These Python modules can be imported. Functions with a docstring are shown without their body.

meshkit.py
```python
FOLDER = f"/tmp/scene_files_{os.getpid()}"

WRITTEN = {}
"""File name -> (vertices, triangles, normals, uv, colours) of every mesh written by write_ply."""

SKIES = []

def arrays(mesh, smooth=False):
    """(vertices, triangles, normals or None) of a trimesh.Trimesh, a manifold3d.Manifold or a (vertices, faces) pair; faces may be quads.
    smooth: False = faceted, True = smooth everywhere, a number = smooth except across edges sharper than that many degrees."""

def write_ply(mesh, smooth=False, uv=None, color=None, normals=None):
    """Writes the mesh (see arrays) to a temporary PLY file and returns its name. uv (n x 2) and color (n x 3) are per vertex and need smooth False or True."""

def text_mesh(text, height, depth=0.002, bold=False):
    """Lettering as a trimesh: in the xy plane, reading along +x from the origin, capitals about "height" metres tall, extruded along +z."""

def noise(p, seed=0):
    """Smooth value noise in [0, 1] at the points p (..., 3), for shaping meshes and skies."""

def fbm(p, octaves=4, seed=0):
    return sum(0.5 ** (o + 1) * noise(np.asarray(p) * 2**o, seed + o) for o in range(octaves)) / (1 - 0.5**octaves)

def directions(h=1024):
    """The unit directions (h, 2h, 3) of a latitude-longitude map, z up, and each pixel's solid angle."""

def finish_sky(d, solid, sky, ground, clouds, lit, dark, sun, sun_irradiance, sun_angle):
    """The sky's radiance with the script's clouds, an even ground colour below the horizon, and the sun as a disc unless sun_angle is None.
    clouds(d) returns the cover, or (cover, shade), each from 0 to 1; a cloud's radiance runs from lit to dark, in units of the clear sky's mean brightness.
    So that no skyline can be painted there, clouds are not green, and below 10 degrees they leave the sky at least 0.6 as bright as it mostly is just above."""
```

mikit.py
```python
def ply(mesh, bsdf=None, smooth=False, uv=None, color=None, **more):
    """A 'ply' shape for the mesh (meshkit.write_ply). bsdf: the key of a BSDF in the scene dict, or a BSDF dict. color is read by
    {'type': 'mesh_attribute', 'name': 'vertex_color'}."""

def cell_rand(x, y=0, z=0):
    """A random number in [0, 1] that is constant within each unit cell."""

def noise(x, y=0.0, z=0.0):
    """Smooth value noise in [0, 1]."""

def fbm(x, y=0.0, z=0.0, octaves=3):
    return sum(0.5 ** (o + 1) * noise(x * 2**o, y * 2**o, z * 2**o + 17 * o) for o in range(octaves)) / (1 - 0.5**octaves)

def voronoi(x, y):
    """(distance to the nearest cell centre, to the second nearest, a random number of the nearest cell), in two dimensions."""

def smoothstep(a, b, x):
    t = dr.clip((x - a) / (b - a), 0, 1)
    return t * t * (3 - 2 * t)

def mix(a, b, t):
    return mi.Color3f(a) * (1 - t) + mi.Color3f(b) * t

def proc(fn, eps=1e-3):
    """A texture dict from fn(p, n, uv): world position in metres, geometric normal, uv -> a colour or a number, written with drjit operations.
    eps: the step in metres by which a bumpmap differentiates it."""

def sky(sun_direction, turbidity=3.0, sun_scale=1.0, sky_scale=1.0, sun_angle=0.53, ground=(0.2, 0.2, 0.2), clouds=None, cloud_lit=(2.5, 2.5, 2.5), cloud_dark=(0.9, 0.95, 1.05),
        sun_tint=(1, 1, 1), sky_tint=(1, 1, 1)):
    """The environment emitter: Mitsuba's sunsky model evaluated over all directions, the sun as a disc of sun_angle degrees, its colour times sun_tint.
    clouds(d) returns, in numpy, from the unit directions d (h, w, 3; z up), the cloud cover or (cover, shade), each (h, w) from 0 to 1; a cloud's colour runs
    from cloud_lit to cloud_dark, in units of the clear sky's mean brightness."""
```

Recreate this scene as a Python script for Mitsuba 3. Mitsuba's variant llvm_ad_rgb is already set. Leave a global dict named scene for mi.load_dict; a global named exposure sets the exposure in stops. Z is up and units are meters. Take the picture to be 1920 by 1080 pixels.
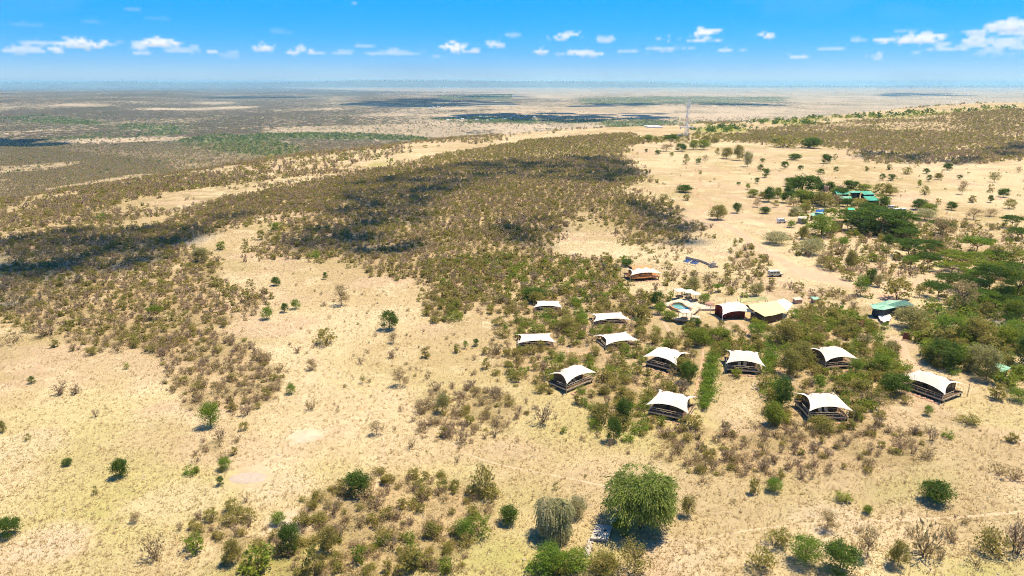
import math, numpy as np, trimesh, shapely, mitsuba as mi, mikit, meshkit
from shapely.geometry import Polygon, LineString, box as sbox
from mikit import noise, fbm, smoothstep, mix, proc

scene, labels = {}, {}
R = np.random.default_rng(7)
T = mi.ScalarTransform4f

# ---------------------------------------------------------------- camera, sky, sun, exposure
CAMZ, PITCH, HFOV = 65.0, math.radians(16.17), 72.0
FPX = 960 / math.tan(math.radians(HFOV / 2))
FWD = np.array([0, math.cos(PITCH), -math.sin(PITCH)])
UPV = np.array([0, math.sin(PITCH), math.cos(PITCH)])
scene['camera'] = {'type': 'perspective', 'fov': HFOV, 'fov_axis': 'x', 'near_clip': 1.0, 'far_clip': 2.0e6,
                   'to_world': T().look_at(origin=[0, 0, CAMZ], target=[0, float(FWD[1]), CAMZ + float(FWD[2])], up=[0, 0, 1])}
SUN = np.array([0.34, 0.14, 0.93]); SUN = SUN / np.linalg.norm(SUN)
exposure = 2.48

def dirs(px, py):
    """the photograph's pixel (1920 x 1080) as a viewing direction"""
    px, py = np.asarray(px, float), np.asarray(py, float)
    d = FWD + UPV * ((540 - py) / FPX)[..., None] + np.array([1, 0, 0]) * ((px - 960) / FPX)[..., None]
    return d / np.linalg.norm(d, axis=-1, keepdims=True)

def project(p):
    p = np.asarray(p, float) - [0, 0, CAMZ]
    z = p @ FWD
    return 960 + FPX * p[..., 0] / z, 540 - FPX * (p @ UPV) / z, z

# cumulus banks near the horizon: (px, py, half width, half height, strength)
CL = [(40, 95, 40, 7, .6), (75, 82, 22, 4, .5), (170, 84, 46, 9, 1), (110, 95, 18, 7, .8), (258, 88, 16, 6, .7), (310, 82, 30, 8, 1), (275, 100, 22, 6, .6), (345, 95, 40, 6, .5),
      (397, 98, 10, 5, .8), (497, 90, 20, 10, .9), (580, 98, 44, 6, .8), (450, 100, 14, 5, .4), (685, 87, 24, 4, .4), (745, 100, 45, 9, .45), (857, 93, 34, 10, 1), (925, 83, 22, 8, .7),
      (1010, 97, 18, 6, .8), (1060, 70, 27, 9, .8), (1095, 101, 42, 6, .8), (1135, 76, 22, 6, .55), (965, 67, 20, 4, .35), (1320, 64, 26, 11, 1), (1315, 75, 55, 7, .8), (1250, 92, 42, 6, .5),
      (1441, 67, 20, 7, .95), (1365, 96, 14, 5, .7), (1395, 95, 12, 4, .4), (1500, 107, 24, 5, .7), (1612, 76, 16, 5, .4), (1712, 76, 62, 8, .95), (1650, 108, 18, 5, .8), (1850, 78, 70, 9, .75),
      (1885, 50, 36, 9, .9), (1905, 60, 30, 8, .8), (1825, 85, 44, 9, .5), (1860, 100, 44, 9, .4), (1745, 123, 10, 3, .4), (1720, 98, 14, 4, .4), (665, 8, 8, 4, .3), (250, 19, 12, 4, .2),
      (430, 105, 30, 5, .3), (1210, 103, 30, 4, .3), (640, 100, 24, 5, .35), (60, 46, 40, 4, .12), (175, 43, 26, 4, .12), (300, 35, 20, 4, .1), (520, 60, 30, 5, .12), (1785, 92, 36, 5, .6), (1835, 62, 30, 6, .7), (1880, 88, 60, 7, .7), (1690, 60, 20, 3, .3), (1560, 92, 18, 4, .5), (1180, 96, 24, 4, .5), (820, 108, 16, 3, .5), (560, 90, 16, 4, .6)]

def clouds(d):
    az, el = np.degrees(np.arctan2(d[..., 0], d[..., 1])), np.degrees(np.arcsin(np.clip(d[..., 2], -1, 1)))
    n = meshkit.fbm(np.stack([az * 1.1, el * 3.2, az * 0], -1), 5, 3)
    n2 = meshkit.fbm(np.stack([az * 3.3, el * 7.0, az * 0 + 5], -1), 3, 9)
    cover, base = np.zeros(az.shape), np.zeros(az.shape)
    todo = []
    for px, py, w, h, s in CL:
        c = dirs(px, py)
        todo.append((math.degrees(math.atan2(c[0], c[1])), math.degrees(math.asin(c[2])), w * .9 / FPX * 57.3, h * .9 / FPX * 57.3, s))
    g = np.random.default_rng(5)
    for _ in range(150):                                   # the same banks go on round the rest of the horizon
        a = g.uniform(40, 320); a = a - 360 if a > 180 else a
        todo.append((a, g.uniform(2.0, 4.6), g.uniform(.5, 2.4), g.uniform(.18, .45), g.uniform(.3, 1)))
    for a, e, w, h, s in todo:
        m = (np.abs(az - a) < 2.2 * w) & (np.abs(el - e) < 3 * h)
        if not m.any():
            continue
        u, v = (az[m] - a) / w, (el[m] - e) / h
        v = np.where(v < 0, v * 1.5, v * .85)
        r = np.sqrt(u * u + v * v) + (n[m] - .5) * 2.0 + (n2[m] - .5) * 1.3
        c = np.clip((.98 - r) / .40, 0, 1) * (s * np.clip(.35 + 1.3 * n2[m], 0, 1))
        cover[m] = np.maximum(cover[m], c)
        base[m] = np.maximum(base[m], np.clip((.05 - v) * .8, 0, 1) * c)
    veil = .80 * np.exp(-np.clip(el, 0, 90) / 1.35)                # the pale veil over the horizon, all the way round
    cover = cover + (1 - cover) * veil
    base = np.where(base > 0, base, 0) * (1 - veil * .5)
    high = meshkit.fbm(np.stack([az * .09, el * .35, az * 0 + 2], -1), 4, 21)
    cover = np.maximum(cover, np.clip((high - .55) * .5, 0, .05) * np.clip((el - 1.5) / 3, 0, 1))
    return cover, np.clip(base * .9, 0, .8)

scene['sky'] = mikit.sky(SUN.tolist(), turbidity=2.6, ground=(.3, .24, .15), clouds=clouds, cloud_lit=(3.6, 3.6, 3.6), cloud_dark=(1.5, 1.75, 2.0), sky_tint=(.0, .44, .86), sun_tint=(1.0, .965, .86))

# ---------------------------------------------------------------- scene helpers
COUNT = {}
def numbered(name):
    n = COUNT.get(name, -1) + 1; COUNT[name] = n
    return name if n == 0 else f'{name}_{n:03d}'

def say(key, label=None, cat=None, group=None, kind=None):
    d = {k: v for k, v in (('label', label), ('category', cat), ('group', group), ('kind', kind)) if v}
    if d: labels[key] = d

def thing(name, label, cat, group=None):
    k = numbered(name); say(k, label, cat, group); return k

def obj(name, mesh, bsdf, parent=None, smooth=False, uv=None, to_world=None, **tag):
    k = numbered(f'{parent}__{name}' if parent else name)
    scene[k] = mikit.ply(mesh, bsdf, smooth=smooth, uv=uv)
    if to_world is not None: scene[k]['to_world'] = to_world
    say(k, **tag); return k

def boxm(cx, cy, z0, sx, sy, sz, yaw=0):
    m = trimesh.creation.box((sx, sy, sz)); m.apply_translation((0, 0, z0 + sz / 2))
    if yaw: m.apply_transform(trimesh.transformations.rotation_matrix(yaw, (0, 0, 1)))
    m.apply_translation((cx, cy, 0)); return m

def rod(a, b, r0, r1=None, sides=6):
    a, b = np.asarray(a, float), np.asarray(b, float); r1 = r0 if r1 is None else r1
    t = b - a; t = t / (np.linalg.norm(t) + 1e-9)
    u = np.cross(t, [0, 0, 1.0] if abs(t[2]) < .9 else [1.0, 0, 0]); u /= np.linalg.norm(u); w = np.cross(t, u)
    q = np.arange(sides) * 2 * np.pi / sides
    ring = np.cos(q)[:, None] * u + np.sin(q)[:, None] * w
    v = np.vstack([a + ring * r0, b + ring * r1, [a], [b]])
    i = np.arange(sides); j = (i + 1) % sides
    f = np.vstack([np.stack([i, j, j + sides], 1), np.stack([i, j + sides, i + sides], 1), np.stack([j, i, i * 0 + 2 * sides], 1), np.stack([i + sides, j + sides, i * 0 + 2 * sides + 1], 1)])
    return trimesh.Trimesh(v, f, process=False)

def cat(ms): return trimesh.util.concatenate(list(ms))

def slab(pts, thick):
    """a sheet through the 3-D points (in order round it), thick downwards"""
    p = np.asarray(pts, float); n = len(p); c = p.mean(0)
    v = np.vstack([p, p - [0, 0, thick], [c], [c - [0, 0, thick]]]); i = np.arange(n); j = (i + 1) % n
    f = np.vstack([np.stack([i, j, i * 0 + 2 * n], 1), np.stack([j + n, i + n, i * 0 + 2 * n + 1], 1), np.stack([i, i + n, j + n], 1), np.stack([i, j + n, j], 1)])
    m = trimesh.Trimesh(v, f, process=False)
    if np.cross(p[1] - p[0], p[2] - p[1])[2] < 0: m.invert()
    return m

# ---------------------------------------------------------------- terrain
def ss(a, b, x):
    t = np.clip((np.asarray(x, float) - a) / (b - a), 0, 1); return t * t * (3 - 2 * t)

EDGE = np.array([(-60, -400), (-120, 0), (-140, 120), (-165, 230), (-185, 340), (-150, 500), (-70, 745), (50, 950), (200, 1110), (450, 1230), (900, 1420), (1600, 1700), (3000, 2100), (6000, 2100), (6000, -400)], float)
EDGEP = Polygon(EDGE); shapely.prepare(EDGEP)

def edge_distance(x, y):
    """metres outside the hill's shoulder (0 inside)"""
    x, y = np.asarray(x, float), np.asarray(y, float)
    best = np.full(x.shape, 1e12)
    for a, b in zip(EDGE, np.roll(EDGE, -1, 0)):
        t = b - a
        s = np.clip(((x - a[0]) * t[0] + (y - a[1]) * t[1]) / (t @ t), 0, 1)
        best = np.minimum(best, (x - a[0] - s * t[0]) ** 2 + (y - a[1] - s * t[1]) ** 2)
    return np.where(shapely.contains_xy(EDGEP, x, y), 0, np.sqrt(best))

def n2(x, y, s, seed, octaves=2):
    return meshkit.fbm(np.stack([np.asarray(x) / s, np.asarray(y) / s, np.zeros(np.shape(x)) + .5], -1), octaves, seed) - .5

def H(x, y):
    x, y = np.asarray(x, float), np.asarray(y, float)
    d = edge_distance(x, y)
    D = np.hypot(x, y)
    z = -120 * ss(0, 900, d)
    z = z + 26 * ss(350, 1050, x) * ss(520, 1350, y) * (1 - ss(100, 900, d))
    z = z + n2(x, y, 70, 1) * 2.6 + n2(x, y, 240, 2) * 8 * ss(350, 900, D)
    z = z + n2(x, y, 900, 3) * 26 * ss(1200, 3000, D) * (1 - ss(7000, 14000, D))
    mesa = ss(0, 900, -(x + .385 * y) - 150)
    z = z + (55 * ss(3800, 7600, y - .25 * x) + n2(x, y, 1500, 4) * 12) * mesa * (1 - ss(15000, 22000, D))
    return z

def march(o, d):
    """first point of the rays o + t d on the terrain"""
    o, d = np.broadcast_to(o, d.shape), d
    ts = np.concatenate([np.arange(50, 400, 4.0), 400 * 1.012 ** np.arange(410)])
    out = np.zeros(d.shape)
    for s in range(0, len(d), 400):
        oo, dd = o[s:s + 400], d[s:s + 400]
        p = oo[:, None] + dd[:, None] * ts[None, :, None]
        below = p[..., 2] < H(p[..., 0], p[..., 1])
        k = np.where(below.any(1), below.argmax(1), len(ts) - 1)
        lo, hi = ts[np.maximum(k - 1, 0)], ts[k]
        for _ in range(14):
            mid = (lo + hi) / 2; q = oo + dd * mid[:, None]
            b = q[:, 2] < H(q[:, 0], q[:, 1])
            hi = np.where(b, mid, hi); lo = np.where(b, lo, mid)
        out[s:s + 400] = oo + dd * hi[:, None]
    return out

def at(pix):
    """photograph pixels -> points of the terrain"""
    p = np.atleast_2d(np.asarray(pix, float))
    return march(np.array([0, 0, CAMZ]), dirs(p[:, 0], p[:, 1]))

def pz(px, py, h):
    """the point on that pixel's ray that is h metres above the terrain under it"""
    d = dirs(px, py); g = at([(px, py)])[0][2]
    for _ in range(6):
        t = (CAMZ - (g + h)) / -d[2]; q = np.array([0, 0, CAMZ]) + d * t
        g = float(H(q[0], q[1]))
    return q

def poly(pix):
    q = at(pix)[:, :2]; g = Polygon(q)
    return g if g.is_valid else g.buffer(0)

def pts(s):
    return [tuple(map(float, w.split(','))) for w in s.split()]
# ---------------------------------------------------------------- what grows where: outlines read off the photograph and laid on the terrain
# name: (outline, plants per square metre, weights of dry / olive / green, height range in metres, phrase for labels)
Z = {
 'left_band': ("0,455 130,428 235,432 310,425 335,462 405,488 415,540 510,556 470,590 405,612 330,640 300,655 150,650 60,625 0,600", 0.14, (.50, .38, .12), (1.1, 2.5), 'in the scrub along the left edge'),
 'left_far': ("0,275 0,455 130,428 235,430 310,425 480,395 560,382 610,350 700,320 640,318 480,335 300,300", 0.085, (.55, .37, .08), (1.4, 2.8), 'on the far slope at the left edge'),
 'spur': ("250,450 320,412 380,395 420,374 480,364 560,350 640,336 705,334 610,395 560,392 480,408 330,458", 0.12, (.52, .38, .10), (1.2, 2.6), 'on the spur left of the hilltop'),
 'left_tongue': ("305,640 400,622 470,648 525,700 525,742 462,772 372,772 318,735", 0.16, (.66, .27, .07), (1.0, 2.1), 'in the brown scrub tongue'),
 'left_clump': ("345,840 380,822 440,826 452,880 415,890 350,888", 0.11, (.62, .25, .13), (1.0, 2.0), 'in the round clump on the left'),
 'bottom': ("560,965 590,925 660,893 760,888 860,905 918,930 930,1000 885,1012 868,1075 868,1090 425,1090 425,1035 520,985", 0.165, (.44, .34, .22), (1.1, 2.4), 'in the bottom thicket'),
 'bottom_west': ("325,1000 350,965 400,960 470,940 470,1000 405,1035 325,1038", 0.17, (.45, .40, .15), (1.0, 2.2), 'in the clump beside the bottom thicket'),
 'bottom_mid': ("1000,1040 1080,1025 1088,1090 1000,1090", .26, (.2, .3, .5), (1.2, 2.4), 'below the concrete slab'),
 'bottom_right': ("1640,1040 1700,985 1800,995 1890,980 1930,1000 1930,1075 1660,1080", .035, (.7, .2, .1), (1.3, 2.6), 'in the bottom right corner'),
 'west_of_tents': ("780,790 800,735 860,720 940,735 1000,770 960,790 940,825 880,838 800,825", 0.11, (.66, .27, .07), (1.2, 2.4), 'in the scrub left of the tents'),
 'camp_low': ("1140,815 1100,770 1090,735 1010,735 950,700 940,660 935,600 880,575 830,600 800,560 795,490 1030,478 1170,490 1185,540 1232,560 1245,640 1320,640 1310,700 1290,740 1215,800", 0.135, (.36, .34, .30), (1.4, 3.0), 'among the left-hand tents'),
 'camp_mid': ("1250,600 1345,605 1440,600 1450,640 1440,700 1360,715 1310,745 1300,690 1310,640", 0.15, (.12, .33, .55), (1.8, 3.2), 'around the middle tents'),
 'camp_right': ("1445,640 1480,595 1640,575 1660,640 1690,690 1700,735 1640,790 1595,795 1545,790 1440,815 1425,760 1450,710", 0.15, (.15, .32, .53), (1.6, 3.2), 'among the right-hand tents'),
 'camp_top': ("1235,545 1255,500 1300,505 1340,520 1400,440 1440,470 1465,500 1440,530 1480,540 1600,545 1640,560 1620,580 1490,590 1470,560 1340,560 1310,545", 0.085, (.42, .36, .22), (1.4, 2.8), 'on the slope above the lounge tent'),
 'under_tents': ("1215,800 1300,790 1340,800 1440,800 1480,790 1600,785 1740,815 1745,870 1610,885 1460,905 1290,885 1230,855", 0.17, (.66, .24, .10), (1.1, 2.3), 'in the brown scrub below the tents'),
 'right_wood': ("1690,645 1730,595 1790,560 1930,550 1930,735 1830,712 1750,690", 0.085, (.10, .30, .60), (2.2, 4.2), 'in the wood at the right edge'),
 'right_upper': ("1480,470 1500,430 1640,440 1760,440 1760,520 1680,580 1640,540 1560,510", 0.045, (.40, .35, .25), (1.8, 3.4), 'on the slope below the compound'),
 'right_far': ("1690,420 1930,420 1930,600 1760,560", 0.045, (.40, .35, .25), (1.8, 3.4), 'between the flat-topped trees'),
 'compound': ("1450,372 1500,350 1560,352 1600,350 1680,358 1680,400 1720,430 1640,446 1560,440 1500,420", .022, (.12, .33, .55), (2.0, 3.6), 'around the compound'),
 'hill_low': ("660,480 800,440 1000,430 1040,445 1030,478 990,480 880,575 830,600 795,560 790,525 700,520 640,490", 0.15, (.45, .42, .13), (1.1, 2.3), 'on the thicketed hillside behind the tents'),
 'hill_dark': ("500,478 540,420 600,390 700,345 780,325 860,308 1000,298 1160,293 1200,335 1160,350 1240,385 1290,420 1290,450 1210,455 1170,440 1090,400 1040,445 800,440 660,480 520,476", 0.13, (.50, .36, .14), (1.3, 2.7), 'on the shaded hilltop'),
 'hill_pale': ("860,340 960,345 1060,380 1090,400 1040,440 990,400 900,380", 0.035, (.6, .35, .05), (1.2, 2.4), 'on the shaded hilltop'),
 'hill_east': ("1190,440 1290,430 1300,470 1240,500 1180,490 1200,470", 0.04, (.6, .3, .1), (1.2, 2.4), 'on the slope above the lounge tent'),
 'olive_back': ("480,420 560,385 610,350 700,322 850,287 1000,262 1172,250 1200,262 1150,292 1000,298 860,308 780,325 700,345 600,390 540,420", 0.08, (.36, .52, .12), (1.4, 2.7), 'on the far olive hillside'),
 'hill_right': ("1380,258 1420,246 1520,232 1640,225 1760,215 1900,205 1930,205 1930,290 1780,300 1640,303 1590,280 1500,275 1400,268", .055, (.42, .46, .12), (1.6, 3.2), 'on the bushy rise in the upper right'),
 'hill_right_edge': ("1600,285 1780,290 1930,270 1930,300 1800,308 1640,305", .04, (.6, .25, .15), (2, 4), 'on the bushy rise in the upper right'),
 'fringe': ("1185,262 1310,252 1420,252 1440,262 1330,268 1190,270", .02, (.3, .5, .2), (2, 4), 'around the foot of the lattice mast'),
 'spare_left': ("0,660 300,660 320,760 560,770 900,640 800,540 640,500 420,500 520,560 480,600 330,660 520,690 530,760 780,860 540,930 300,960 0,990", 0.008, (.8, .15, .05), (.4, 1.1), 'on the open left grassland'),
 'spare_mid': ("600,540 800,560 940,650 940,700 1010,740 1140,820 1230,860 1290,900 1100,900 920,870 780,840 560,760 560,640", 0.022, (.72, .20, .08), (.4, 1.2), 'on the grassland left of the tents'),
 'spare_right': ("1230,900 1460,910 1740,880 1920,780 1920,960 1400,1060 1250,1040", 0.012, (.75, .2, .05), (.4, .9), 'on the grassland below the tents'),
 'spare_top': ("1190,270 1640,305 1920,310 1920,430 1640,400 1440,350 1330,440 1240,380 1180,310", .0022, (.5, .3, .2), (.6, 1.6), 'on the upper right grassland'),
}
CLEAR = [poly(pts(s)) for s in ("1330,695 1352,690 1362,712 1430,712 1440,725 1430,790 1320,800 1300,770", "1250,570 1300,545 1335,575 1345,600 1370,605 1385,640 1330,625 1270,610", "1340,555 1490,545 1492,592 1400,600 1345,600",
    "1600,560 1690,555 1700,600 1660,612 1610,600", "1255,505 1330,480 1350,505 1320,520", "1435,500 1475,500 1475,525 1435,525", "1685,635 1705,635 1735,690 1720,712 1700,690 1690,660", "1160,500 1245,495 1245,535 1175,535")]
# the plain: open sandy strips (cover 0), bush (cover 1), woodland green
OPEN = ["0,395 60,378 60,392 0,402", "170,397 300,364 420,347 633,325 650,328 560,344 480,360 420,370 350,392 300,402 250,404 180,405", "82,354 160,342 250,327 340,323 475,316 475,320 340,332 240,346 150,355 85,358",
        "0,366 150,360 150,371 40,381 0,374", "0,312 150,302 150,308 80,320 0,326", "112,264 200,257 345,256 345,262 250,266 130,271", "105,194 205,196 205,201 110,199", "362,189 435,191 435,195 365,194", "250,203 480,198 480,202 260,206",
        "490,240 600,236 840,232 960,232 1200,232 1295,236 1290,250 1100,260 960,264 840,258 760,254 600,248 500,250", "750,272 830,268 900,271 850,280 760,285", "960,262 1040,250 1180,250 1000,264", "1060,230 1320,232 1320,246 1180,250 1050,262",
        "820,202 960,196 960,203 830,206", "960,201 1200,198 1060,207 960,208", "1340,226 1500,212 1700,205 1640,222 1400,236", "1460,176 1920,182 1920,200 1700,200 1480,190", "215,424 250,412 300,406 340,404 300,420 230,430", "480,163 1920,163 1920,172 1000,174 700,170"]
WOOD = ["335,262 400,252 480,255 560,275 582,290 500,293 400,283 340,275", "170,252 240,232 330,235 350,250 300,255 120,263 80,262", "480,251 600,249 700,251 800,258 800,263 600,261 480,258", "0,222 80,215 180,228 200,236 60,230",
        "800,222 900,219 1000,221 1010,228 880,231 840,228", "960,227 1100,224 1330,228 1330,232 1100,231 960,231", "1080,184 1250,181 1480,182 1470,190 1300,196 1090,196", "1290,243 1420,228 1600,217 1750,207 1900,201 1900,205 1640,224 1420,245 1300,252",
        "820,180 960,176 960,186 830,186", "690,305 745,303 742,313 695,312"]
OPENP, WOODP = [poly(pts(s)) for s in OPEN], [poly(pts(s)) for s in WOOD]
ZONE = {k: (poly(pts(v[0])),) + v[1:] for k, v in Z.items()}
BARE = [(572, 817, 3.2, .7), (466, 896, 4.6, .6), (545, 983, 4, .6), (100, 1012, 6, .35), (500, 905, 8, .3), (330, 940, 8, .25), (30, 840, 9, .3), (1560, 975, 6, .3), (1280, 1030, 5, .2), (1640, 480, 5, .2), (1700, 372, 10, .35), (1690, 390, 9, .5)]
LUSH = [("150,980 210,925 290,925 300,960 200,1000", .55), ("420,1060 560,1000 640,990 560,1090 300,1090", .55), ("850,1080 880,1020 960,1000 1010,1020 1000,1090 860,1090", .55), ("1540,950 1660,912 1790,885 1800,900 1660,935 1570,965", .75),
        ("1660,1085 1740,1050 1930,1045 1930,1090", 1), ("1090,1000 1180,990 1230,1030 1180,1060 1090,1060", .6), ("120,1040 260,1050 240,1090 60,1090", .35), ("1400,905 1480,880 1520,900 1440,930", .3)]
bare_at = at([(a, b) for a, b, _, _ in BARE])
LUSHP = [(poly(pts(s)), w) for s, w in LUSH]

# ---------------------------------------------------------------- ground: one graded sheet
def steps(lo, hi, mid, half, fine, grow):
    s = [mid]
    while s[-1] < hi: s.append(s[-1] + fine + grow * max(0, abs(s[-1] - mid) - half))
    q = [mid]
    while q[-1] > lo: q.append(q[-1] - fine - grow * max(0, abs(q[-1] - mid) - half))
    return np.array(q[::-1] + s[1:])
GX, GY = steps(-48000, 48000, 0, 120, 2.0, .02), steps(-60, 56000, 150, 70, 2.0, .016)
gx, gy = np.meshgrid(GX, GY)
gz = H(gx, gy)
flat = lambda g: shapely.contains_xy(g, gx, gy)
def soft(a):
    p = np.pad(a, 1, mode='edge')
    return (p[1:-1, 1:-1] * 2 + p[:-2, 1:-1] + p[2:, 1:-1] + p[1:-1, :-2] + p[1:-1, 2:]) / 6
gd = edge_distance(gx, gy)
far = ss(60, 420, gd)
lean = gx / np.maximum(gy, 50)
west = ss(.12, -.30, lean)
cover = far * np.clip(.38 + .42 * west + n2(gx, gy * .5, 700, 31, 3) * 1.3 + n2(gx, gy * .35, 190, 32, 2) * .7 - .25 * ss(9000, 15000, gy) * (1 - west), 0, .95)
ragged = n2(gx, gy * .5, 120, 37, 3)
for g in OPENP: cover = np.where(flat(g), np.clip(.10 + ragged * 2.2, .02, .6), cover)
green = np.zeros_like(gx)
for g in WOODP:
    m = flat(g) & (n2(gx, gy * .6, 160, 19, 3) > -.06); green = np.where(m, .8, green); cover = np.where(m, .55, cover)
for k, (g, dens, mixw, hr, ph) in ZONE.items():
    cover = np.where(flat(g), np.maximum(cover, min(.85, dens * 5.2) if dens > .02 else dens * 10), cover)
for g, w in LUSHP: green = np.where(flat(g), w, green)
for _ in range(4): cover, green = soft(cover), soft(green)
for (a, b, r, w), c in zip(BARE, bare_at):
    ang = np.arctan2(gy - c[1], gx - c[0])
    q = np.hypot((gx - c[0]) / r, (gy - c[1]) / (r * .8)) + n2(gx, gy, 4, 77) * .8
    green = np.where(q < 1.2, -w * ss(1.2, .7, q), green)
nx, ny = len(GX), len(GY)
ii = (np.arange(ny - 1)[:, None] * nx + np.arange(nx - 1)[None]).ravel()
gf = np.vstack([np.stack([ii, ii + 1, ii + nx + 1], 1), np.stack([ii, ii + nx + 1, ii + nx], 1)])
ground_mesh = trimesh.Trimesh(np.stack([gx, gy, gz], -1).reshape(-1, 3), gf, process=False)

def ground_colour(p, n, uv):
    x, y = p.x, p.y
    wide = fbm(x * .018 + 3, y * .018, 0.0, 3)
    mid = fbm(x * .16, y * .16, 0.0, 3)
    fine = fbm(x * 1.3, y * 1.3, 0.0, 3)
    grit = noise(x * 5.1, y * 5.1)
    grass = mix((.345, .28, .160), (.455, .385, .245), smoothstep(.28, .72, wide))
    grass = mix(grass, (.40, .31, .215), smoothstep(.47, .72, fbm(x * .045 + 40, y * .06, 0.0, 3)) * .8)
    grass = mix(grass, (.52, .45, .30), smoothstep(.5, .8, mid) * .6)
    grass = mix(grass, (.29, .25, .125), smoothstep(.55, .75, fbm(x * .028 + 21, y * .04 + 5, 0.0, 4)) * .55)
    grass = mix(grass, (.355, .335, .14), smoothstep(.54, .72, fbm(x * .03 + 9, y * .03 + 70, 0.0, 3)) * smoothstep(190.0, 100.0, y) * .65)
    grass = grass * (.93 + .14 * smoothstep(.25, .75, fine)) * (.96 + .08 * grit)
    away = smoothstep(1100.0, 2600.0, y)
    grass = mix(grass, mix((.31, .265, .19), (.40, .335, .245), smoothstep(.35, .65, fbm(x * .004, y * .0025, 0.0, 3))), away)
    under = mix((.34, .26, .155), (.24, .195, .10), smoothstep(.35, .65, mid)) * (.75 + .5 * fine)
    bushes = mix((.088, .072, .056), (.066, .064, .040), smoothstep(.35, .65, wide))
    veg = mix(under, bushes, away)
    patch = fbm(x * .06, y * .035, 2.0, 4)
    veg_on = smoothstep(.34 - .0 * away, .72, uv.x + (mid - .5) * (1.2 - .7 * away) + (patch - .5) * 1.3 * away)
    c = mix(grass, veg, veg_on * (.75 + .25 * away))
    lush = dr_max(uv.y, 0.0) * smoothstep(.25, .6, fine * .5 + mid * .5 + .1)
    c = mix(c, mix(mix((.30, .30, .085), (.20, .235, .055), mid), (.085, .125, .05), away), lush)
    bare = dr_max(-uv.y, 0.0)
    return mix(c, mi.Color3f(.50, .43, .35) * (.85 + .3 * fine), bare)

import drjit as dr
dr_max = lambda a, b: dr.maximum(a, b)
scene['ground_bsdf'] = {'type': 'diffuse', 'reflectance': proc(ground_colour)}
obj('ground', ground_mesh, 'ground_bsdf', smooth=True, uv=np.stack([cover, green], -1).reshape(-1, 2), kind='structure', label='dry grassland and bush plain running to the horizon')

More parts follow.
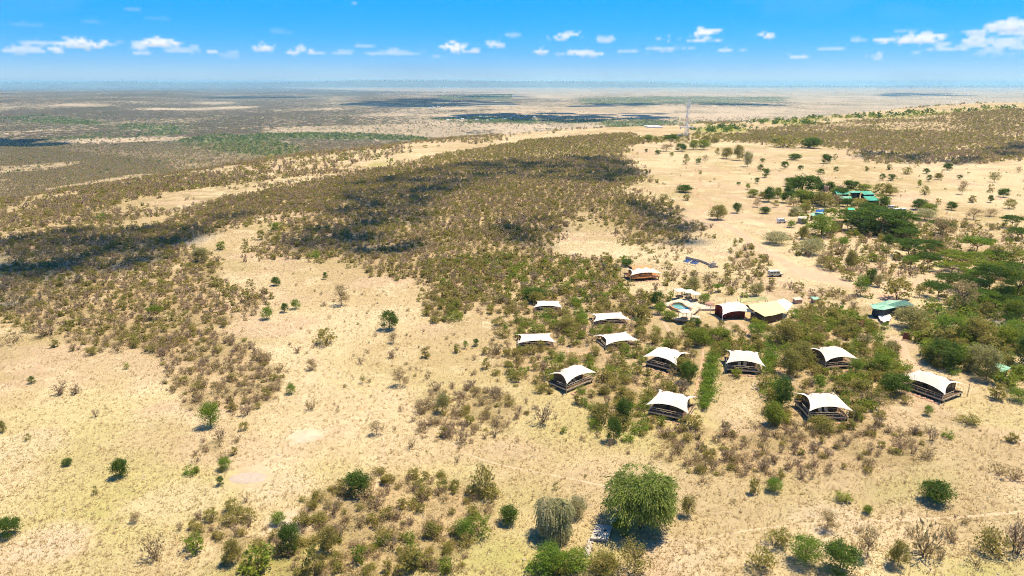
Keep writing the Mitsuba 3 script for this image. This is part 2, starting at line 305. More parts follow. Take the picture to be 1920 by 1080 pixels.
# far ranges on the horizon
hx, hy = np.meshgrid(np.arange(-46000, 46001, 350.0), np.arange(37000, 52001, 500.0))
row = np.interp(hx / 39000 * FPX * math.cos(PITCH) + 960, [-800, 0, 200, 270, 330, 500, 620, 700, 850, 960, 1080, 1200, 1280, 1340, 1430, 1460, 1500, 1560, 1750, 1920, 2800],
                [157, 155, 155, 152.5, 155, 155, 153, 150.5, 150.5, 152.5, 152.5, 154, 157, 160, 161.5, 160, 160, 161.5, 161, 159.5, 158])
top = CAMZ + 39000 * np.tan(np.arctan((540 - row) / FPX) - PITCH)
prof = ss(37000, 39000, hy) * ss(52000, 46000, hy)
hz = -150 + (top + 150) * prof * (1 - .6 * ss(39000, 46000, hy))
nx2, ny2 = hx.shape[1], hx.shape[0]
ii = (np.arange(ny2 - 1)[:, None] * nx2 + np.arange(nx2 - 1)[None]).ravel()
scene['range_bsdf'] = {'type': 'diffuse', 'reflectance': {'type': 'rgb', 'value': [.13, .12, .085]}}
obj('hills', trimesh.Trimesh(np.stack([hx, hy, hz], -1).reshape(-1, 3), np.vstack([np.stack([ii, ii + 1, ii + nx2 + 1], 1), np.stack([ii, ii + nx2 + 1, ii + nx2], 1)]), process=False), 'range_bsdf', smooth=False, kind='structure', label='low blue hills along the horizon')

# haze between the camera and the far plain
scene['air'] = {'type': 'homogeneous', 'albedo': {'type': 'rgb', 'value': [.38, .74, 1.0]}, 'sigma_t': 4.0e-5}
scene['haze'] = {'type': 'cube', 'to_world': T().translate([0, 0, 62]).scale([300000, 300000, 198]), 'bsdf': {'type': 'null'}, 'interior': {'type': 'ref', 'id': 'air'}}
labels['haze'] = {'kind': 'stuff'}
scene['camera']['medium'] = {'type': 'ref', 'id': 'air'}
# ---------------------------------------------------------------- plants: prototypes
def leaf(name, a, b, c, trans=.9):
    """leaf material: colour drifts from plant to plant and within a plant"""
    def fn(p, n, uv):
        t = noise(p.x * .42 + 11, p.y * .42, p.z * .2)
        u = noise(p.x * 2.3, p.y * 2.3, p.z * 2.3)
        return mix(mix(a, b, smoothstep(.25, .75, t)), c, smoothstep(.55, .95, u) * .8)
    scene[name] = {'type': 'principledthin', 'base_color': proc(fn), 'roughness': .8, 'spec_trans': 0.0, 'diff_trans': trans, 'eta': 1.2}
leaf('dry_leaf', (.41, .32, .18), (.36, .295, .14), (.50, .40, .25), 1.0)
leaf('twig_leaf', (.39, .30, .205), (.35, .275, .165), (.48, .37, .26), 1.0)
leaf('olive_leaf', (.32, .285, .085), (.26, .26, .070), (.42, .36, .14), 1.0)
leaf('green_leaf', (.20, .275, .045), (.26, .31, .048), (.36, .38, .09), 1.0)
leaf('bright_leaf', (.17, .28, .045), (.21, .30, .042), (.32, .38, .09), 1.0)
leaf('dark_leaf', (.115, .19, .038), (.095, .16, .036), (.17, .24, .055), 1.0)
leaf('pale_leaf', (.42, .42, .21), (.48, .46, .26), (.60, .56, .38), 1.0)
leaf('flower_leaf', (.44, .43, .22), (.35, .37, .17), (.58, .54, .34), 1.0)
leaf('grass_blade', (.55, .45, .25), (.60, .50, .29), (.66, .57, .37), 1.0)
scene['bark'] = {'type': 'twosided', 'bsdf': {'type': 'diffuse', 'reflectance': {'type': 'rgb', 'value': [.17, .125, .085]}}}

def tris(c, size, r, stretch=1.0, axis=None):
    """one small triangle at each centre"""
    n = len(c)
    a = r.normal(size=(n, 3)) if axis is None else axis + r.normal(size=(n, 3)) * .35
    a /= np.linalg.norm(a, axis=1, keepdims=True)
    b = np.cross(a, r.normal(size=(n, 3))); b /= np.linalg.norm(b, axis=1, keepdims=True) + 1e-9
    s = (size * r.uniform(.6, 1.4, n))[:, None]
    v = np.stack([c + a * s * stretch, c - a * s * stretch * .6 + b * s * .8, c - a * s * stretch * .6 - b * s * .8], 1).reshape(-1, 3)
    return v, np.arange(3 * n).reshape(-1, 3)

def soup(parts):
    vs, fs, k = [], [], 0
    for v, f in parts:
        vs.append(v); fs.append(f + k); k += len(v)
    return trimesh.Trimesh(np.vstack(vs), np.vstack(fs), process=False)

def clumps(r, n, lo, hi, cr, shape, k):
    """leaf centres: n clumps of k leaves inside a crown outline; shape(u) scales the radius with height"""
    out = []
    for _ in range(n):
        h = r.uniform(0, 1); a = r.uniform(0, 2 * np.pi); q = math.sqrt(r.uniform(.12, 1)) * shape(h) * cr
        c = np.array([q * math.cos(a), q * math.sin(a), lo + (hi - lo) * h])
        s = cr * r.uniform(.14, .28)
        out.append(c + np.clip(r.normal(size=(k, 3)), -1.9, 1.9) * [s, s, s * .75])
    return np.clip(np.vstack(out), [-9, -9, .02], [9, 9, 9])

dome = lambda h: math.sqrt(max(.05, 1 - (h * .9) ** 2)) * (.75 + .35 * min(1, h * 2.5))
PROTO = {}
def proto(kind, lod, **shapes):
    """a shapegroup; its shapes are the parts of every plant placed from it"""
    g = f'group_{kind}_{lod}_{len(PROTO.setdefault((kind, lod), []))}'
    scene[g] = {'type': 'shapegroup', **{k: mikit.ply(m, b, smooth=False) for k, (m, b) in shapes.items()}}
    PROTO[kind, lod].append(g)

def stems(r, n, h, spread, r0=.035, sides=3):
    return cat([rod((r.normal() * .08, r.normal() * .08, -.15), (math.cos(a) * spread * r.uniform(.5, 1), math.sin(a) * spread * r.uniform(.5, 1), h * r.uniform(.7, 1)), r0, r0 * .35, sides) for a in r.uniform(0, 6.28, n)])

# every bush prototype is 1 m high and about 1.1 m wide
for v in range(4):
    r = np.random.default_rng(100 + v)
    w = [.50, .62, .42, .56][v]
    for lod, nc, k, s in (('near', 20, 13, .036), ('mid', 10, 8, .072), ('far', 6, 5, .125)):
        st = stems(r, {'near': 11, 'mid': 5, 'far': 3}[lod], .85, w * .8, .022)
        c = clumps(r, nc, .18, .95, w, lambda h: .55 + .5 * h, k)
        tw = tris(c[::2], s * 1.15, r, 2.6, axis=np.array([0, 0, 1.0]) + c[::2] * [1.2, 1.2, 0])
        lf = tris(c[1::2], s, r)
        proto('dry', lod, foliage=(soup([tw, lf]), 'dry_leaf' if v % 2 else 'twig_leaf'), stem=(st, 'bark'))
    for kind, mat in (('olive', 'olive_leaf'), ('green', 'green_leaf')):
        for lod, nc, k, s in (('near', 22, 26, .046), ('mid', 12, 13, .082), ('far', 7, 7, .14)):
            c = clumps(r, nc, .12, .93, w, dome, k)
            proto(kind, lod, foliage=(soup([tris(c, s, r, 1.25)]), mat if not (kind == 'green' and v == 3) else 'bright_leaf'), stem=(stems(r, {'near': 6, 'mid': 4, 'far': 2}[lod], .6, w * .6, .025), 'bark'))

def limbs(r, h, spread, n, r0, lean=0.0):
    top = np.array([lean, 0, h * .45])
    m = [rod((0, 0, -.4), top, r0, r0 * .7)]
    for a in np.arange(n) * 2.4 + r.uniform(0, 1):
        e = np.array([math.cos(a) * spread * r.uniform(.5, 1), math.sin(a) * spread * r.uniform(.5, 1), h * r.uniform(.8, .97)])
        mid = (top + e) / 2 + [0, 0, -h * .04]
        m += [rod(top, mid, r0 * .5, r0 * .35, 5), rod(mid, e, r0 * .35, r0 * .15, 4)]
    return cat(m)

# trees, all 1 m high: width in the comment
for v in range(3):
    r = np.random.default_rng(200 + v)
    for lod, f in (('near', 1.0), ('mid', .45)):
        # round savanna tree, about 1.0 wide
        c = clumps(r, int(46 * f + 6), .24, .95, .46, dome, int(64 * f + 14))
        proto('tree', lod, crown=(soup([tris(c, .023 / math.sqrt(f), r, 1.2)]), ('green_leaf', 'dark_leaf', 'olive_leaf')[v]), trunk=(limbs(r, .9, .33, 6, .030), 'bark'))
        proto('dark', lod, crown=(soup([tris(c * [1.08, 1.08, 1], .027 / math.sqrt(f), r, 1.2)]), 'dark_leaf'), trunk=(limbs(r, .9, .33, 6, .030), 'bark'))
        proto('bright', lod, crown=(soup([tris(c, .020 / math.sqrt(f), r, 1.2)]), 'bright_leaf'), trunk=(limbs(r, .9, .33, 6, .030), 'bark'))
        c2 = clumps(r, int(30 * f + 6), .25, .95, .46, dome, int(34 * f + 10))
        proto('brown', lod, crown=(soup([tris(c2, .018 / math.sqrt(f), r, 1.8)]), 'dry_leaf' if v else 'olive_leaf'), trunk=(limbs(r, .95, .42, 11, .026), 'bark'))
        top = c[:, 2] > .62
        rim = np.hypot(c[:, 0], c[:, 1]) > .3
        out = (top | rim) & (r.uniform(size=len(c)) < .6)
        proto('flower', lod, crown=(soup([tris(c, .019 / math.sqrt(f), r, 1.2)]), 'olive_leaf'), blossom=(soup([tris(c[out] * [1.06, 1.06, 1.05], .022 / math.sqrt(f), r)]), 'flower_leaf'), trunk=(limbs(r, .9, .33, 6, .03), 'bark'))
        proto('pale', lod, crown=(soup([tris(c, .018 / math.sqrt(f), r, 2.2, axis=np.array([0, 0, .8]) + c * [.9, .9, 0])]), 'pale_leaf'), trunk=(limbs(r, .9, .33, 6, .03), 'bark'))
        # flat-topped acacia, about 1.7 wide
        lay = []
        for _ in range(int(24 * f + 5)):
            a, q, z = r.uniform(0, 6.28), .70 * math.sqrt(r.uniform(0, 1)), r.uniform(.66, .94)
            z -= .10 * (q / .68) ** 2; k = int(110 * f + 16)
            e = np.clip(r.normal(size=(k, 3)), -1.8, 1.8) * [.13, .13, .024]
            lay.append([q * math.cos(a), q * math.sin(a), z] + e)
        lay = np.vstack(lay)
        proto('acacia', lod, crown=(soup([tris(lay, .025 / math.sqrt(f), r, 1.5)]), ('bright_leaf', 'dark_leaf', 'green_leaf')[v]), trunk=(limbs(r, .82, .62, 9, .035), 'bark'))
        proto('shade', lod, crown=(soup([tris(lay, .025 / math.sqrt(f), r, 1.5)]), 'dark_leaf'), trunk=(limbs(r, .82, .62, 9, .035), 'bark'))
for v in range(2):
    r = np.random.default_rng(300 + v)
    for kind, mat in (('woodland', 'dark_leaf'), ('thorn', 'twig_leaf')):
        c = clumps(r, 7, .2, .9, .55, dome, 4)
        proto(kind, 'far', crown=(soup([tris(c, .20, r)]), mat if v else ('green_leaf' if kind == 'woodland' else 'dry_leaf')))

def plant_matrix(p, yaw, sx, sz):
    c, s = math.cos(yaw), math.sin(yaw)
    return T([[c * sx, -s * sx, 0, float(p[0])], [s * sx, c * sx, 0, float(p[1])], [0, 0, sz, float(p[2])], [0, 0, 0, 1]])

def put(key, kind, p, sx, sz, r, lod=None):
    d = math.hypot(p[0], p[1])
    if lod is None: lod = 'near' if d < 210 else 'mid' if d < 460 else 'far'
    while (kind, lod) not in PROTO: lod = {'far': 'mid', 'mid': 'near', 'near': 'far'}[lod]
    g = PROTO[kind, lod]
    scene[key] = {'type': 'instance', 'group': {'type': 'ref', 'id': g[int(r.integers(len(g)))]}, 'to_world': plant_matrix(p, r.uniform(0, 6.28), sx, sz)}

# ---------------------------------------------------------------- scattered bushes
def sow(g, dens, r):
    """jittered points inside a polygon"""
    if dens <= 0: return np.zeros((0, 2))
    x0, y0, x1, y1 = g.bounds; s = 1 / math.sqrt(dens)
    X, Y = np.meshgrid(np.arange(x0, x1, s), np.arange(y0, y1, s))
    q = np.stack([X.ravel(), Y.ravel()], 1) + r.uniform(-.75, .75, (X.size, 2)) * s
    return q[shapely.contains_xy(g, q[:, 0], q[:, 1])]

LAND = [(1070, 700, 'leftmost front tent'), (1260, 750, 'nearest left tent'), (1252, 668, 'half-hidden tent'), (1394, 672, 'square-on tent'), (1556, 665, 'tent by the hedges'), (1542, 755, 'lowest right tent'), (1750, 720, 'rightmost tent'),
        (1158, 633, 'lower middle tent'), (1140, 593, 'upper middle tent'), (1005, 632, 'flat left tent'), (1203, 514, 'orange-decked tent'), (1280, 575, 'pool'), (1360, 582, 'lounge tent'), (1445, 578, 'yellow roof'), (1670, 575, 'green-roofed house'), (1698, 630, 'wooden gate'), (1877, 690, 'mint sheet roof'),
        (1205, 945, 'drooping tree'), (1128, 998, 'concrete slab'), (466, 896, 'rock sheet'), (1453, 514, 'safari vehicle')]
def ordinal(i):
    one = 'first second third fourth fifth sixth seventh eighth ninth'.split()
    if i < 9: return one[i]
    if i < 19: return 'tenth eleventh twelfth thirteenth fourteenth fifteenth sixteenth seventeenth eighteenth nineteenth'.split()[i - 9]
    t = 'twenty thirty forty fifty sixty seventy eighty ninety'.split()[(i + 1) // 10 - 2]
    return t[:-1] + 'ieth' if (i + 1) % 10 == 0 else f'{t}-{one[(i + 1) % 10 - 1]}'
def place_of(px, py, phrase):
    d = [math.hypot((px - a) * .8, (py - b) * 1.3) for a, b, _ in LAND]; i = int(np.argmin(d))
    if d[i] > 95: return phrase
    a, b, name = LAND[i]; dx, dy = px - a, (py - b) * 1.6
    return ('right of' if dx > 0 else 'left of') + f' the {name}' if abs(dx) > abs(dy) else ('in front of' if dy > 0 else 'behind') + f' the {name}'

NOGO = shapely.union_all(CLEAR + OPENP[:7] + [OPENP[17]])
KEEP_OUT = []          # footprints of what is built, filled in by the builders before the bushes are placed
def scatter_bushes():
    nogo = shapely.union_all(CLEAR + KEEP_OUT); strips = NOGO.difference(shapely.union_all(CLEAR)); shapely.prepare(nogo); shapely.prepare(strips)
    rows = []
    for i, (k, (g, dens, w, hr, phrase)) in enumerate(ZONE.items()):
        r = np.random.default_rng(1000 + i)
        wd = math.sqrt(g.area) * .05
        q = sow(g.buffer(wd), dens, r)
        if not len(q): continue
        keep = ~shapely.contains_xy(nogo, q[:, 0], q[:, 1])
        keep &= ~shapely.contains_xy(strips, q[:, 0], q[:, 1]) | (n2(q[:, 0], q[:, 1], 22, 13, 3) + r.uniform(-.12, .12, len(q)) > .09)
        if dens > .02:                                                    # thickets have gaps and ragged edges
            P = shapely.points(q); sd = np.where(shapely.contains_xy(g, q[:, 0], q[:, 1]), 1, -1) * shapely.distance(g.boundary, P)
            keep &= n2(q[:, 0], q[:, 1], 8, 50 + i, 3) * 1.2 + n2(q[:, 0], q[:, 1], 32, 20 + i, 2) * 1.1 + r.uniform(-.2, .2, len(q)) + np.clip(sd / wd, -1, 1) * .36 > -.06
        if k == 'hill_right': keep &= n2(q[:, 0], q[:, 1] * .7, 75, 66, 3) + r.uniform(-.06, .06, len(q)) > -.05
        px, _, dep = project(np.stack([q[:, 0], q[:, 1], 0 * q[:, 0]], 1)); keep &= (px > -160) & (px < 2080)
        q = q[keep]
        kinds = np.array(['dry', 'olive', 'green'])[np.clip(np.searchsorted(np.cumsum(w), r.uniform(0, 1, len(q)) * .6 + (n2(q[:, 0], q[:, 1], 25, 90, 2) + .5) * .4), 0, 2)]
        h = hr[0] * .8 + (hr[1] * 1.08 - hr[0] * .8) * r.beta(1.3, 2.3, len(q))
        z = H(q[:, 0], q[:, 1]) - .05
        for a, b, c, d, e in zip(q[:, 0], q[:, 1], z, kinds, h):
            rows.append((d, a, b, c, e * r.uniform(.85, 1.5), e, phrase, i))
    # dwarf shrubs that knit the thickets together
    for i, k in enumerate(('left_band', 'left_far', 'spur', 'hill_low', 'hill_dark', 'olive_back', 'left_tongue', 'camp_low', 'under_tents', 'west_of_tents', 'bottom', 'camp_right', 'hill_right')):
        g = ZONE[k][0]; r = np.random.default_rng(2000 + i); q = sow(g.buffer(math.sqrt(g.area) * .03), {'hill_right': .03, 'bottom': .2, 'under_tents': .2, 'west_of_tents': .2, 'left_tongue': .2}.get(k, .11), r)
        px, _, dep = project(np.stack([q[:, 0], q[:, 1], 0 * q[:, 0]], 1))
        q = q[(px > -100) & (px < 2020) & ~shapely.contains_xy(nogo, q[:, 0], q[:, 1]) & ~shapely.contains_xy(strips, q[:, 0], q[:, 1]) & (n2(q[:, 0], q[:, 1], 14, 88, 3) + r.uniform(-.15, .15, len(q)) > -.06)]
        for (a, b), c in zip(q, H(q[:, 0], q[:, 1]) - .04):
            e = r.uniform(.45, 1.0) * (2 if k == 'hill_right' else 1)
            rows.append(('dry' if r.uniform() < .72 else 'olive', a, b, c, e * r.uniform(1.5, 2.3), e, None, 98))
    # bush on the far slopes and plain
    r = np.random.default_rng(4)
    for name, g, dens, wts, hr in (('far', Polygon([(-1500, 330), (-1700, 2300), (500, 2300), (420, 1230), (60, 980), (-80, 745), (-160, 500), (-180, 330)]), .02, (.62, .32, .06), (1.8, 3.6)),
                                   ('far2', Polygon([(420, 1230), (500, 2300), (1900, 2300), (1600, 1750), (900, 1450)]), .0022, (.4, .4, .2), (2, 4))):
        q = sow(g, dens, r)
        d = edge_distance(q[:, 0], q[:, 1])
        px, _, dep = project(np.stack([q[:, 0], q[:, 1], 0 * q[:, 0]], 1))
        keep = (px > -160) & (px < 2080) & (d > 8) & (~shapely.contains_xy(shapely.union_all(OPENP), q[:, 0], q[:, 1]) | (n2(q[:, 0], q[:, 1], 40, 14, 3) > .12)) & (n2(q[:, 0], q[:, 1], 60, 55, 3) + .03 > r.uniform(-.3, .3, len(q)))
        q = q[keep]; z = H(q[:, 0], q[:, 1])
        kinds = np.array(['dry', 'olive', 'green'])[np.clip(np.searchsorted(np.cumsum(wts), r.uniform(0, 1, len(q))), 0, 2)]
        for a, b, c, k in zip(q[:, 0], q[:, 1], z, kinds):
            e = r.uniform(*hr); rows.append((k, a, b, c, e * 1.3, e, None, 99))
    r = np.random.default_rng(11)
    xy = np.array([(a[1], a[2], a[3]) for a in rows]); px, py, dep = project(xy)
    size = np.array([a[5] for a in rows]) * np.array([a[4] for a in rows]) / np.maximum(dep, 1) ** 2
    size[(px < 2) | (px > 1918) | (py < 0) | (py > 1085) | (dep < 1)] = 0
    n = {'dry': 0, 'leafy': 0}; named = []
    for i in np.argsort(-size):
        kind, x, y, z, w, h, phrase, _ = rows[i]
        what = 'dry' if kind == 'dry' else 'leafy'
        p = (x, y, z)
        if n[what] < 295 and phrase and size[i] > 0:
            n[what] += 1
            name, look = {'dry': ('dry_bush', 'dry grey thorn bush'), 'olive': ('leafy_bush', 'olive bush'), 'green': ('leafy_bush', 'fresh green bush')}[kind]
            key = numbered(name)
            named.append((look, place_of(px[i], py[i], phrase), px[i], key))
            put(key, kind, p, w, h, r)
        else:
            name = {'dry': 'dry_scrub', 'olive': 'olive_scrub', 'green': 'green_scrub'}[kind]
            k = COUNT['#' + name] = COUNT.get('#' + name, 0) + 1
            put(f'{name}__{k:03d}', kind, p, w, h, r)
    sets = {}
    for look, where, x, key in named: sets.setdefault((look, where), []).append((x, key))
    for (look, where), m in sets.items():
        for j, (x, key) in enumerate(sorted(m)):
            say(key, f'{look} {where}' if len(m) == 1 else f'{ordinal(j)} {look} from the left {where}', 'bush', f'{look}es {where}')
    for name, lab in (('dry_scrub', 'mass of dry grey-brown thorn bushes over the slopes and hilltop'), ('olive_scrub', 'mass of olive bushes over the slopes and hilltop'), ('green_scrub', 'green leafy bushes mixed into the scrub')):
        labels[name] = {'label': lab, 'kind': 'stuff'}
    # woods and single thorn trees far out on the plain
    k = 0
    for g in WOODP:
        dens = min(.0045, 2200 / g.area)
        for x, y in sow(g, dens, r):
            e = r.uniform(3.5, 8)
            if n2(x, y * .6, 160, 19, 3) + r.uniform(-.15, .15) < -.06: continue
            k += 1
            put(f'far_woodland__{k:03d}', 'woodland', (x, y, float(H(x, y)) - .3), e * 1.25, e, r, 'far')
    labels['far_woodland'] = {'label': 'dark green belts of trees along the watercourses of the plain', 'kind': 'stuff'}
    q = sow(Polygon([(-3400, 1500), (-3600, 4200), (3600, 4200), (2600, 2200), (900, 1500)]), .0010, r)
    q = q[(edge_distance(q[:, 0], q[:, 1]) > 300) & (n2(q[:, 0], q[:, 1], 500, 61, 2) + r.uniform(-.2, .2, len(q)) > -.1)]
    for i, (x, y) in enumerate(q):
        e = r.uniform(3, 6.5); put(f'plain_scrub__{i + 1:03d}', 'thorn' if r.uniform() < .7 else 'woodland', (x, y, float(H(x, y)) - .2), e * 1.3, e, r, 'far')
    labels['plain_scrub'] = {'label': 'thorn trees dotted thinly over the distant plain', 'kind': 'stuff'}

# ---------------------------------------------------------------- dry grass near the camera
def grass():
    r = np.random.default_rng(77)
    y = 72 + 260 * r.uniform(0, 1, 230000) ** 1.7
    x = r.uniform(-1, 1, len(y)) * (y * .80 + 12)
    k = n2(x, y, 2.2, 71, 2) + .45 * n2(x, y, 14, 72, 2) + r.uniform(-.4, .4, len(x)) > -.10
    g = shapely.union_all(KEEP_OUT + CLEAR[1:2]); k &= ~shapely.contains_xy(g, x, y)
    for (a, b, rr, w), c in zip(BARE, bare_at): k &= np.hypot(x - c[0], y - c[1]) > rr * (.9 if w > .5 else 0)
    for g, w in LUSHP: k &= ~(shapely.contains_xy(g, x, y) & (r.uniform(0, 1, len(x)) < .55 * w))
    x, y = x[k], y[k]
    p = np.stack([x, y, H(x, y)], 1); vs = []
    for _ in range(2):
        a = r.uniform(0, 6.28, len(x)); h = r.uniform(.10, .30, len(x)); w = r.uniform(.06, .12, len(x)); l = r.uniform(-.25, .25, (len(x), 2))
        s = np.stack([np.cos(a) * w, np.sin(a) * w, 0 * w], 1); o = np.concatenate([r.normal(size=(len(x), 2)) * .12, np.zeros((len(x), 1))], 1)
        vs.append(np.stack([p + o - s, p + o + s, p + o + np.stack([l[:, 0], l[:, 1], h], 1)], 1))
    # taller tussocks
    j = r.choice(len(x), 9000, replace=False); c = p[j]
    for _ in range(12):
        a = r.uniform(0, 6.28, len(c)); h = r.uniform(.25, .62, len(c)); w = .035
        o = np.stack([np.cos(a) * .08, np.sin(a) * .08, 0 * a], 1); s = np.stack([-np.sin(a) * w, np.cos(a) * w, 0 * a], 1); l = r.uniform(.1, .42, len(c))
        vs.append(np.stack([c + o - s, c + o + s, c + o + np.stack([np.cos(a) * l, np.sin(a) * l, h], 1)], 1))
    v = np.concatenate(vs).reshape(-1, 3)
    ms = []
    for q in p[r.choice(len(x), 700, replace=False)]:
        m = trimesh.creation.icosahedron(); m.vertices = m.vertices * r.uniform(.06, .26) * [1.3, 1, .6] * r.uniform(.7, 1.2, (12, 1)) + q; ms.append(m)
    obj('loose_stones', cat(ms), 'rock_face', kind='stuff', label='small loose stones strewn over the grassland')
    obj('dry_grass', trimesh.Trimesh(v, np.arange(len(v)).reshape(-1, 3), process=False), 'grass_blade', kind='stuff', label='straw-coloured dry grass covering the open ground')
# ---------------------------------------------------------------- materials of what is built
def plain(name, rgb, rough=None, var=.12, scale=1.5):
    a = tuple(c * (1 - var) for c in rgb); b = tuple(min(.95, c * (1 + var)) for c in rgb)
    def fn(p, n, uv): return mix(a, b, fbm(p.x * scale, p.y * scale, p.z * scale, 2))
    col = proc(fn)
    inner = {'type': 'diffuse', 'reflectance': col} if rough is None else {'type': 'principled', 'base_color': col, 'roughness': rough, 'specular': .4}
    scene[name] = {'type': 'twosided', 'bsdf': inner}
def canvas_fn(p, n, uv):
    s = smoothstep(.62, .8, fbm(p.x * .9, p.y * .9, p.z * .9, 3))
    return mix(mix((.84, .82, .76), (.72, .70, .62), smoothstep(.3, .7, fbm(p.x * .09, p.y * .09, 0.0, 2))), (.60, .55, .46), s * .35)
scene['white_canvas'] = {'type': 'principledthin', 'base_color': proc(canvas_fn), 'roughness': .6, 'spec_trans': 0.0, 'diff_trans': .35, 'eta': 1.3}
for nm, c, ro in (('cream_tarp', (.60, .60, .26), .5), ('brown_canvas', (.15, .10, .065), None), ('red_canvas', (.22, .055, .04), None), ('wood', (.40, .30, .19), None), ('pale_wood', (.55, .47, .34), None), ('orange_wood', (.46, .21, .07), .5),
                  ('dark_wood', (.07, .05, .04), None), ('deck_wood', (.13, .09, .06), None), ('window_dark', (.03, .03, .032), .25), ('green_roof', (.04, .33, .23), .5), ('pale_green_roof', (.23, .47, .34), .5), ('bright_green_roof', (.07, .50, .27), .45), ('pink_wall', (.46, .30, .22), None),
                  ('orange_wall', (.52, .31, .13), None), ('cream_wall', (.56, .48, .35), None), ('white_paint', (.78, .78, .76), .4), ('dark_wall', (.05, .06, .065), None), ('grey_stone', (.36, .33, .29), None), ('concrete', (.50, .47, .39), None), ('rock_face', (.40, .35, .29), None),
                  ('pink_stone', (.46, .29, .21), None), ('dark_metal', (.06, .065, .07), .4), ('red_paint', (.5, .09, .06), .5), ('pool_tile', (.04, .30, .34), .4), ('pool_rim', (.42, .27, .18), None), ('paving', (.58, .50, .40), None),
                  ('beige_paint', (.60, .54, .40), .3), ('tyre', (.02, .02, .02), None), ('gate_wood', (.20, .085, .06), None), ('thatch', (.36, .27, .16), None), ('white_sack', (.82, .82, .82), None), ('yellow_pole', (.55, .45, .22), None),
                  ('red_soil', (.42, .245, .15), None), ('pale_soil', (.47, .38, .255), None), ('steel', (.60, .61, .63), .45), ('teal_roof', (.22, .5, .55), .5)):
    plain(nm, c, ro)
scene['solar_glass'] = {'type': 'twosided', 'bsdf': {'type': 'principled', 'base_color': {'type': 'rgb', 'value': [.03, .10, .30]}, 'roughness': .15, 'specular': .8}}
scene['window_glass'] = {'type': 'twosided', 'bsdf': {'type': 'principled', 'base_color': {'type': 'rgb', 'value': [.04, .06, .07]}, 'roughness': .1, 'specular': .8}}
scene['water'] = {'type': 'thindielectric', 'int_ior': 1.33}

def keep_out(q, grow=1.0):
    KEEP_OUT.append(Polygon(np.asarray(q)[:, :2]).convex_hull.buffer(grow))

class Frame:
    """a local frame: origin, yaw; boxes and rods in its own metres"""
    def __init__(s, o, yaw): s.o, s.c, s.s, s.yaw = np.asarray(o, float), math.cos(yaw), math.sin(yaw), yaw
    def w(s, p):
        p = np.asarray(p, float)
        return np.stack([s.o[0] + p[..., 0] * s.c - p[..., 1] * s.s, s.o[1] + p[..., 0] * s.s + p[..., 1] * s.c, s.o[2] + p[..., 2]], -1)
    def box(s, x0, x1, y0, y1, z0, z1):
        m = trimesh.creation.box((x1 - x0, y1 - y0, z1 - z0)); m.apply_translation(((x0 + x1) / 2, (y0 + y1) / 2, (z0 + z1) / 2))
        m.vertices = s.w(m.vertices); return m
    def rod(s, a, b, r0, r1=None, sides=6): return rod(s.w(a), s.w(b), r0, r1, sides)
    def slab(s, p, t): return slab(s.w(p), t)

def fly(f, L, W, hc, hr, sag=.13, flat_end=.72):
    """a tensioned fly sheet: four low corners, edges drawn in, a raised ridge"""
    n, m = 25, 19
    u, v = np.meshgrid(np.linspace(-1, 1, n), np.linspace(-1, 1, m), indexing='ij')
    x = L / 2 * u * (1 - sag * (1 - v * v)); y = W / 2 * v * (1 - sag * (1 - u * u))
    pk = np.exp(-((np.abs(u) - .36) / .42) ** 2)
    z = hc + (hr - hc) * (.66 * (1 - np.abs(v) ** 1.7) * (1 - .2 * u * u) + .26 * pk * (1 - np.abs(v)) ** 1.3 + .24 * (1 - u * u) * v * v)
    i = (np.arange(n - 1)[:, None] * m + np.arange(m - 1)[None]).ravel()
    fc = np.vstack([np.stack([i, i + m, i + m + 1], 1), np.stack([i, i + m + 1, i + 1], 1)])
    return trimesh.Trimesh(f.w(np.stack([x, y, z], -1).reshape(-1, 3)), fc, process=False), (x, y, z)

def corner_frame(A, B, C, hc, long_ab):
    """frame from three corners seen in the photograph, each hc metres above ground"""
    a, b, c = [pz(*q, hc) for q in (A, B, C)]
    ab, bc = (a - b)[:2], (c - b)[:2]
    y1, y2 = math.atan2(ab[1], ab[0]) - math.pi / 2, math.atan2(bc[1], bc[0])
    lab, lbc = np.linalg.norm(ab), np.linalg.norm(bc)
    d = (y1 - y2 + math.pi) % (2 * math.pi) - math.pi
    yaw = y2 + d * lab / (lab + lbc)
    if long_ab: yaw += math.pi / 2
    o = (a + c) / 2; o[2] = float(H(o[0], o[1]))
    return o, yaw, (lab if long_ab else lbc), (lbc if long_ab else lab)

